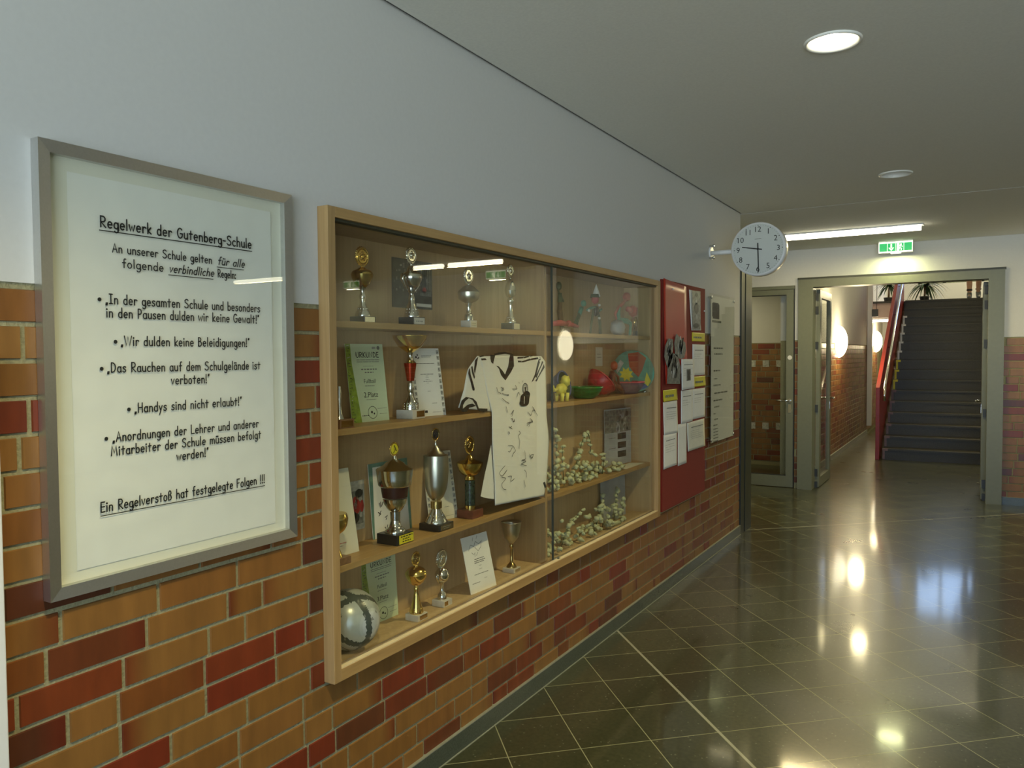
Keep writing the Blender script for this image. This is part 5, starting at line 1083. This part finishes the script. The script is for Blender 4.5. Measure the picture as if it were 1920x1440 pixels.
# ------------------------------------------------------------------ red pinboard and its papers
mb=MB(); mb.box(0.0015,.018,4.895,5.835,.560,2.098,'red_board'); b=bevel(mb.build('pinboard',loc=(0,5.365,.56)),.002); tag(b,'dark red pinboard on the wall right of the display case','pinboard')
def wsheet(name,label,cat,pts,mt,x,group=None,draw=None,curl=0.0,t=.0012):
    """a sheet pinned to the board: pts = lower-left, lower-right, upper-right, upper-left as (y,z)"""
    (a,b,c,d)=[Vector(p) for p in pts]; mb=MB(); n=10; G=[]
    for j in range(n+1):
        row=[]
        for i in range(n+1):
            q=a.lerp(b,i/n).lerp(d.lerp(c,i/n),j/n); row.append((x+curl*((1-j/n)**2+.4*(i/n)**3),q.x,q.y))
        G.append(row)
    mb.grid(G,mt); W=(b-a).length; Hh=(d-a).length
    if draw:
        fl=Flat(mb,(x+curl*1.4+.0006,a.x,a.y),(0,b.x-a.x,b.y-a.y),(0,d.x-a.x,d.y-a.y),.0); draw(fl,W,Hh)
    o=mb.build(name,loc=(x,a.x,a.y)); s=o.modifiers.new('thick','SOLIDIFY'); s.thickness=t; s.offset=-1
    return tag(o,label,cat,group)
def box4(y0,y1,z0,z1,s=0.0): return [(y0+s,z0),(y1+s,z0),(y1,z1),(y0,z1)]
def letter(seed,head=True,pic=False):
    def d(fl,W,Hh):
        r=random.Random(seed)
        if head: fl.dashes(W*.18,W*.85,Hh*.80,Hh*.022,'grey_ink',seed)
        for k in range(r.randint(3,5)): fl.dashes(W*.15,W*r.uniform(.55,.88),Hh*(.68-.07*k),Hh*.010,'photo_light',seed+k+1)
        if pic: fl.l=.0004; fl.rect(W*.36,Hh*.28,W*.68,Hh*.66,'photo_grey'); fl.l=.0008; fl.rect(W*.44,Hh*.30,W*.60,Hh*.62,'photo_dark')
    return d
wsheet('red_card','bright red glossy card curling off the top left of the pinboard','card',[(4.925,1.405),(5.36,1.50),(5.368,2.080),(4.915,2.105)],'red_card',.0195,curl=.012)
def strip_photo(fl,W,Hh):
    fl.rect(W*.06,Hh*.02,W*.94,Hh*.98,'photo_grey'); fl.l=.0006
    for u,v,ru,rv,m in ((.5,.88,.15,.05,'photo_dark'),(.48,.72,.07,.10,'photo_light'),(.50,.55,.22,.14,'photo_dark'),(.52,.33,.05,.07,'photo_light'),(.45,.12,.3,.06,'photo_dark')): fl.disc(W*u,Hh*v,W*ru,m,12,Hh*rv)
wsheet('photo_strip','tall dark photo strip with white edge at the top right of the pinboard','photo',[(5.488,1.776),(5.712,1.782),(5.654,2.066),(5.439,2.066)],'paper',.0215,draw=strip_photo,curl=.003)
def leaf_photo(o_pts,label,seed):
    mb=MB(); fl=Flat(mb,(.036,0,0),(0,1,0),(0,0,1),0.0); fl.poly(o_pts,'photo_grey'); r=random.Random(seed); cy=sum(p[0] for p in o_pts)/len(o_pts); cz=sum(p[1] for p in o_pts)/len(o_pts)
    fl.l=.0008; y0=min(p[0] for p in o_pts); y1=max(p[0] for p in o_pts); z0=min(p[1] for p in o_pts); z1=max(p[1] for p in o_pts)
    for i in range(26):
        a=(r.uniform(y0+.03,y1-.05),r.uniform(z0+.02,z1-.08)); k=r.uniform(.25,.9)
        pts=[(a[0]+(cy-a[0])*.3+t*.02*k,a[1]+t*.05*k) for t in range(3)]
        fl.stroke([(cy+(p[0]-cy)*.8,cz+(p[1]-cz)*.8) for p in pts],r.uniform(.006,.014),r.choice(('photo_light','paper','photo_dark','black')))
    o=mb.build('leaf_photo',loc=(.036,cy,z0)); s=o.modifiers.new('thick','SOLIDIFY'); s.thickness=.0015; s.offset=-1
    tag(o,label,'photo','cut-out leaf photos on the pinboard')
leaf_photo([(4.93,1.53),(4.97,1.515),(5.04,1.58),(5.06,1.66),(5.05,1.705),(4.96,1.71),(4.90,1.66),(4.885,1.59)],'cut-out black and white photo, left of the two upper ones on the pinboard',1)
leaf_photo([(5.10,1.60),(5.20,1.57),(5.29,1.58),(5.33,1.64),(5.31,1.685),(5.20,1.72),(5.12,1.745),(5.08,1.68)],'cut-out black and white photo, right upper one with a pointed tip on the pinboard',2)
leaf_photo([(4.94,1.41),(5.20,1.40),(5.215,1.52),(5.14,1.60),(5.03,1.615),(4.95,1.56)],'cut-out black and white photo, lowest and largest of the three on the pinboard',3)
yn=lambda s: (lambda fl,W,Hh: fl.dashes(W*.12,W*.75,Hh*.35,Hh*.2,'grey_ink',s))
wsheet('yellow_note','yellow note under the photo strip, uppermost yellow one on the pinboard','note',box4(5.512,5.822,1.699,1.763),'yellow',.020,'yellow notes on the pinboard',yn(1))
wsheet('yellow_note','crinkled yellow note in the middle of the right edge of the pinboard','note',box4(5.545,5.832,1.366,1.440),'yellow',.020,'yellow notes on the pinboard',yn(5),curl=.004)
wsheet('yellow_note','yellow note at the left edge of the pinboard above the column of papers','note',box4(4.905,5.180,1.291,1.368),'yellow',.020,'yellow notes on the pinboard',yn(9),curl=.004)
PG='white papers on the pinboard'
wsheet('paper_sheet','white printed page between two yellow notes on the pinboard','paper',box4(5.525,5.828,1.449,1.677),'paper',.020,PG,letter(3))
wsheet('paper_sheet','white page with a dark picture overlapping the lowest cut-out photo','paper',[(5.227,1.356),(5.512,1.358),(5.493,1.570),(5.217,1.571)],'paper',.0395,PG,letter(7,True,True))
wsheet('paper_sheet','narrow white page hanging below the left yellow note','paper',[(4.915,1.069),(5.195,1.063),(5.183,1.287),(4.905,1.288)],'paper',.020,PG,letter(11),curl=.003)
wsheet('paper_sheet','wide white page with two columns below the right yellow note','paper',box4(5.262,5.520,1.118,1.350),'paper',.0225,PG,letter(15))
wsheet('paper_sheet','white page with a bold heading at the right edge of the pinboard','paper',box4(5.523,5.830,1.129,1.350),'paper',.020,PG,letter(21))
wsheet('paper_sheet','lowest white page at the left edge of the pinboard','paper',box4(4.908,5.175,.842,1.070),'paper',.0225,PG,letter(25))
wsheet('paper_sheet','plain grey-white strip of paper between two lower pages on the pinboard','paper',box4(5.203,5.392,.828,1.118),'paper',.020,PG,None)
wsheet('paper_sheet','cream page hanging lowest at the right of the pinboard','paper',[(5.408,.907),(5.818,.907),(5.802,1.118),(5.394,1.113)],'paper_warm',.0225,PG,letter(33),curl=.003)
for i,(y,z_) in enumerate(((5.085,2.045),(5.80,1.93))):
    mb=MB(); mb.lathe([(0,.003),(.004,.006),(.008,.006),(.010,.003)],(.0185,y,z_),'white_plastic',12,'x'); tag(mb.build('drawing_pin',loc=(.0185,y,z_)),('white pin near the top left of the pinboard','white pin at the right edge of the pinboard')[i],'pin','pins in the board')
# ------------------------------------------------------------------ clear acrylic information board
r=thing('acrylic_board',(0,6.28,.90),'clear acrylic information board with printed list right of the pinboard','information board')
mb=MB(); mb.box(.022,.027,5.935,6.645,.898,2.075,'acrylic'); bevel(mb.build('clear_plate',r),.001)
mb=MB(); mb.box(.0195,.021,5.985,6.64,.91,2.06,'paper'); fl=Flat(mb,(.0213,5.985,.91),(0,1,0),(0,0,1),.0004); W,Hh=.655,1.15
rnd=random.Random(5)
for i in range(16): fl.rect(W*rnd.uniform(.03,.22),Hh*rnd.uniform(.84,.93),W*rnd.uniform(.2,.34),Hh*rnd.uniform(.86,.96),'photo_dark' if i%3 else 'photo_grey')
fl.rect(W*.03,Hh*.82,W*.42,Hh*.835,'grey_ink')
for i,(v,u1) in enumerate(((.64,.5),(.60,.48),(.485,.38),(.43,.25),(.385,.40),(.33,.72),(.28,.48),(.235,.34),(.19,.2),(.15,.28),(.11,.28))): fl.l=.0006; fl.dashes(W*(.10+.03*(i%2)),W*u1,Hh*v,.011,'grey_ink',i)
for i in range(5): fl.dashes(W*.10,W*.30,Hh*(.085-.021*i),.008,'grey_ink',i+20)
for i in range(3): fl.dashes(W*.85,W*.9,Hh*(.47-.1*i),.006,'grey_ink',i+40)
mb.build('printed_list',r)
for y in (5.965,6.615):
    for z_ in (.93,2.045):
        mb=MB(); mb.lathe([(.0015,.008),(.027,.008),(.028,.012),(.033,.012),(.034,.006)],(0,y,z_),'chrome',16,'x'); mb.build('standoff',r)
for i,z_ in enumerate((2.442,2.352)):
    mb=MB(); mb.lathe([(0,.009),(.030,.009),(.031,.013),(.040,.013),(.041,.004)],(0,6.0,z_),'chrome',16,'x'); tag(mb.build('wall_standoff',loc=(0,6.0,z_)),('upper','lower')[i]+' of two small metal standoffs on the wall left of the clock','standoff','metal standoffs beside the clock')
# ------------------------------------------------------------------ wall clock on a bracket
cx,cyy,cz,R_=.372,6.0,2.392,.200
r=thing('wall_clock',(cx,cyy,cz),'round white clock projecting from the wall on a bracket, showing half past nine','clock')
mb=MB(); mb.lathe([(-.012,R_-.012),(-.010,R_),(.085,R_),(.087,R_-.012)],(cx,cyy,cz),'white_plastic',64,'y',cap=False); mb.build('case_ring',r)
for yy,s in ((-.006,-1),(.081,1)):
    mb=MB(); mb.lathe([(yy-.001,R_-.010),(yy+.001,R_-.010)],(cx,cyy,cz),'clock_face',64,'y',smooth=False); d_=mb.build('dial',r)
mb=MB(); fl=Flat(mb,(cx,cyy-.0072,cz),(1,0,0),(0,0,1),.0006)
for h in range(1,13):
    a=2*PI*h/12; rr=R_*.74; sans(fl,str(h),rr*math.sin(a),rr*math.cos(a),R_*.20,'ink')
for m in range(60):
    a=2*PI*m/60; q=R_*.885; fl.disc(q*math.sin(a),q*math.cos(a),R_*(.018 if m%5==0 else .008),'ink',8)
fl.rect(-R_*.12,R_*.37,R_*.12,R_*.385,'grey_ink'); mb.build('numerals',r)
def hand(name,ang,l0,l1,w0,w1,lift):
    mb=MB(); fl=Flat(mb,(cx,cyy-.009-lift,cz),(1,0,0),(0,0,1),0); c,s=math.sin(ang),math.cos(ang); px,pz=s,-c
    pts=[(-l0*c+px*w0,-l0*s+pz*w0),(l1*c+px*w1,l1*s+pz*w1),(l1*c-px*w1,l1*s-pz*w1),(-l0*c-px*w0,-l0*s-pz*w0)]
    mb.slab([fl.p(a,b) for a,b in pts],fl.N,.0015,'black'); mb.build(name,r)
hand('hour_hand',math.radians(280),.030,R_*.60,.0045,.0035,.001); hand('minute_hand',math.radians(178),.045,R_*.86,.0045,.0035,.003)
mb=MB(); mb.lathe([(-.015,.008),(-.007,.008)],(cx,cyy,cz),'black',16,'y'); mb.build('hand_hub',r)
mb=MB(); mb.lathe([(0,R_-.014),(.002,R_-.014)],(cx,cyy-.0145,cz),'frame_glass',48,'y'); mb.build('cover_glass',r)
mb=MB(); mb.tube([(0.0,cyy+.038,cz),(cx-R_+.01,cyy+.038,cz)],.018,'white_plastic',16); mb.lathe([(0,.05),(.012,.05)],(0,cyy+.038,cz),'white_plastic',24,'x'); mb.build('bracket',r)
# ------------------------------------------------------------------ stairs, balustrade
ST0,RI,GO,NS,SX0,SX1=12.95,.165,.277,16,.60,2.985
r=thing('staircase',(1.8,ST0,0),'dark stone staircase rising behind the open double door','stairs')
for i in range(NS):
    y=ST0+GO*i; mb=MB(); mb.box(SX0,SX1,y,min(ST0+GO*NS,y+GO+.02) if i<NS-1 else 17.3,max(0,RI*i-.12),RI*(i+1)-.03,'step_stone'); mb.box(SX0,SX1,y-.025,y+GO,RI*(i+1)-.03,RI*(i+1),'step_stone'); mb.build('step',r)
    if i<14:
        mb=MB(); m='yellow' if 6<=i<9 else 'white_plastic' if i>8 else 'purple_grey'  # L-shaped strip at the step's left end: purple-grey, yellow, then white going up
        mb.box(SX0+.002,SX0+.032,y-.004,y,RI*i+.005,RI*(i+1)-.03,m); mb.box(SX0+.002,SX0+.075,y-.029,y-.025,RI*(i+1)-.032,RI*(i+1)+.001,m); mb.box(SX0+.002,SX0+.075,y-.029,y+.04,RI*(i+1),RI*(i+1)+.003,m); e=mb.build('edge_strip',r); e['label']='pale step-edge strip' if m!='yellow' else 'yellow step-edge strip'
r=thing('stair_balustrade',(.53,ST0,0),'solid red sloping balustrade with steel handrail left of the stairs','balustrade')
mb=MB(); yA=ST0-.10; yB=17.3; sl=RI/GO
def zt(y): return 1.09+(y-yA)*sl
pts=[(yA,0.0),(yA,zt(yA)),(yB,zt(yB)),(yB,2.2),(ST0+.6,.0)]
mb.slab([(.565,a,b) for a,b in pts],(1,0,0),.055,'red_paint'); bevel(mb.build('parapet',r),.004)
mb=MB(); mb.tube([(.625,yA+.02,zt(yA)-.20),(.625,yA+.02,zt(yA)-.09),(.625,yA+.08,zt(yA+.08)-.03),(.625,yB,zt(yB)-.03)],.022,'chrome',14); o=mb.build('handrail',r); o['label']='round steel handrail'
for k in range(5):
    y=yA+.25+k*.95; mb=MB(); mb.tube([(.565,y,zt(y)-.10),(.60,y,zt(y)-.10),(.625,y,zt(y)-.05)],.007,'chrome',8); mb.build('rail_bracket',r)
# white conduit and hanging box in the corridor
mb=MB(); mb.box(-.06,.03,16.95,17.03,.16,4.2,'white_plastic'); o=bevel(mb.build('white_conduit',loc=(-.015,16.99,.16)),.006); tag(o,'white vertical conduit on the corridor wall left of the balustrade','conduit')
r=thing('hanging_box',(.115,16.6,2.32),'small dark box hanging on a cord in front of the pink landing fascia','hanging box')
mb=MB(); mb.box(.06,.165,16.55,16.65,2.32,2.46,'hinge'); bevel(mb.build('box_body',r),.004); mb=MB(); mb.tube([(.14,16.6,2.46),(.14,16.6,6.1)],.005,'hinge',6); mb.build('cord',r)
# ------------------------------------------------------------------ plants on the landing
def dracaena(x,y,label,seed,h=.5,n=34,spread=.42,trunk=.30):
    r=thing('potted_plant',(x,y,LZ),label,'plant','potted plants on the upper landing'); rnd=random.Random(seed)
    mb=MB(); mb.lathe([(0,.07),(.09,.09),(.11,.095),(.11,.085),(.09,.08)],(x,y,LZ),'hinge',20); mb.build('pot',r)
    mb=MB(); mb.tube([(x,y,LZ+.08),(x+.01,y,LZ+.16+trunk)],[.02,.014],'wire_brown',8); mb.build('trunk',r)
    mb=MB(); c=Vector((x+.01,y,LZ+.16+trunk))
    for i in range(n):
        a=rnd.uniform(0,2*PI); L_=rnd.uniform(.6,1.1)*spread; up=rnd.uniform(.05,.9); d=Vector((math.cos(a),math.sin(a),0)); s=Vector((-d.y,d.x,0)); P=[]
        for k in range(8):
            t=k/7; p=c+d*L_*t+Vector((0,0,L_*(up*t-1.15*t*t*(1.1-up*.4)))); wd=.020*(1-t**2)+.001; P.append((p-s*wd,p+Vector((0,0,-.006*(1-t))),p+s*wd))
        mb.grid(P,'leaf_green')
    mb.build('foliage',r)
    return r
dracaena(.25,17.72,'spiky potted plant on the landing left of the red balustrade',3,spread=.30,trunk=.18,n=46)
dracaena(.90,17.78,'spiky potted plant on the landing just right of the red balustrade',8,n=54,spread=.42,trunk=.16)
# ------------------------------------------------------------------ person at the top of the stairs
def person():
    bx,by,bz=1.75,17.75,LZ
    r=thing('person',(bx,by,bz),'person in brown knee trousers and grey ankle boots walking at the top of the stairs','person')
    def skinned(name,verts,edges,mt,parent,sub=2):
        me=bpy.data.meshes.new(name); me.from_pydata([Vector(v[:3])-Vector((bx,by,bz)) for v in verts],edges,[]); me.materials.append(MATS[mt]); o=bpy.data.objects.new(name,me); COL.objects.link(o); o.parent=parent
        m=o.modifiers.new('skin','SKIN'); m.use_smooth_shade=True
        for i,v in enumerate(verts): me.skin_vertices[0].data[i].radius=(v[3],v[4] if len(v)>4 else v[3]); me.skin_vertices[0].data[i].use_root=(i==0)
        s=o.modifiers.new('sub','SUBSURF'); s.levels=sub; s.render_levels=sub; return o
    def P(x,y,z,a,b=None): return (bx+x,by+y,bz+z,a,b if b else a)
    V=[P(0,0,.92,.14,.11),P(0,.0,1.08,.125,.10),P(.01,.0,1.28,.155,.105),P(.01,0,1.43,.10,.08),P(.01,.0,1.49,.052),P(.01,-.01,1.56,.055),
       P(-.085,0,.88,.085),P(-.075,-.02,.49,.056),P(-.07,.02,.30,.054),P(-.07,.02,.10,.036),P(-.07,-.06,.045,.036),P(-.075,-.13,.03,.026),
       P(.085,0,.88,.085),P(.09,-.06,.50,.056),P(.085,.10,.32,.052),P(.08,.20,.16,.036),P(.085,.17,.07,.034),P(.085,.11,.035,.024),
       P(-.18,0,1.40,.052),P(-.23,.03,1.13,.040),P(-.21,-.08,.90,.027),P(-.21,-.11,.83,.026,.016),
       P(.20,0,1.40,.052),P(.25,-.03,1.13,.040),P(.24,-.16,.93,.027),P(.235,-.20,.87,.026,.016)]
    E=[(0,1),(1,2),(2,3),(3,4),(4,5),(0,6),(6,7),(7,8),(8,9),(9,10),(10,11),(0,12),(12,13),(13,14),(14,15),(15,16),(16,17),(3,18),(18,19),(19,20),(20,21),(3,22),(22,23),(23,24),(24,25)]
    for k,(s,hx,hy,hz) in enumerate(((-1,-.21,-.11,.83),(1,.235,-.20,.87))):
        n0=21 if k==0 else 25
        for j in range(4):
            dx=(j-1.5)*.017; L_=(.066,.075,.071,.058)[j]; i=len(V); V+=[P(hx+dx,hy-.02,hz-.045,.0085),P(hx+dx,hy-.03,hz-.045-L_*.5,.0078),P(hx+dx*.9,hy-.022,hz-.045-L_,.0065)]; E+=[(n0,i),(i,i+1),(i+1,i+2)]
        i=len(V); V+=[P(hx-s*.03,hy-.03,hz-.02,.010),P(hx-s*.036,hy-.045,hz-.055,.008)]; E+=[(n0,i),(i,i+1)]
    body=skinned('body',V,E,'skin',r)
    mb=MB(); c=(bx+.01,by-.015,bz+1.655); mb.ellipsoid(c,(.074,.092,.112),'skin',20,14)
    mb.ellipsoid((c[0],c[1]-.095,c[2]-.012),(.013,.018,.022),'skin',10,8)
    for s in (-1,1): mb.ellipsoid((c[0]+s*.074,c[1]+.005,c[2]-.01),(.010,.018,.028),'skin',8,6); mb.ellipsoid((c[0]+s*.028,c[1]-.082,c[2]+.012),(.011,.008,.007),'paper',8,6); mb.ellipsoid((c[0]+s*.028,c[1]-.089,c[2]+.012),(.005,.004,.005),'black',8,6)
    mb.ellipsoid((c[0],c[1]-.086,c[2]-.055),(.022,.008,.006),'rose_red',8,6); mb.build('head',body)
    mb=MB(); mb.ellipsoid((c[0],c[1]+.018,c[2]+.035),(.083,.092,.098),'hair',20,12,None,.05,3); mb.build('hair',r)
    skinned('pullover',[P(0,0,.80,.165,.135),P(0,0,.90,.16,.13),P(0,0,1.08,.14,.115),P(.01,0,1.28,.17,.12),P(.01,0,1.425,.11,.09),P(-.185,0,1.39,.064),P(-.232,.03,1.13,.052),P(-.215,-.06,.95,.040),P(.205,0,1.39,.064),P(.252,-.03,1.13,.052),P(.243,-.13,.97,.040)],[(0,1),(1,2),(2,3),(3,4),(4,5),(5,6),(6,7),(4,8),(8,9),(9,10)],'cloth_grey',r)
    skinned('knee_trousers',[P(0,0,.94,.15,.12),P(0,0,.84,.15,.12),P(-.085,0,.80,.10),P(-.078,-.015,.55,.085),P(-.075,-.015,.40,.088),P(.085,0,.80,.10),P(.092,-.045,.56,.085),P(.09,.0,.42,.088)],[(0,1),(1,2),(2,3),(3,4),(1,5),(5,6),(6,7)],'cloth_brown',r)
    for V2 in ([P(-.07,.025,.175,.050),P(-.07,.025,.09,.050),P(-.07,-.03,.048,.046),P(-.075,-.14,.036,.034)],[P(.082,.205,.20,.050),P(.082,.205,.14,.050),P(.085,.175,.075,.046),P(.085,.10,.040,.034)]): skinned('ankle_boot',V2,[(0,1),(1,2),(2,3)],'shoe_grey',r)
    for x,y,z_ in ((-.07,.022,.20),(.082,.195,.225)):
        mb=MB(); mb.lathe([(0,.050),(.035,.050)],(bx+x,by+y,bz+z_-.02),'black',18); mb.build('sock',r)
person()
# wall socket in the room behind the glazed door
mb=MB(); mb.box(-.405,-.325,11.478,11.49,.285,.365,'white_plastic'); mb.lathe([(-.004,.020),(0,.020)],(-.365,11.478,.325),'grey_ink',18,'y'); tag(mb.build('wall_socket',loc=(-.365,11.49,.325)),'white wall socket low on the brick wall behind the glazed side door','socket')
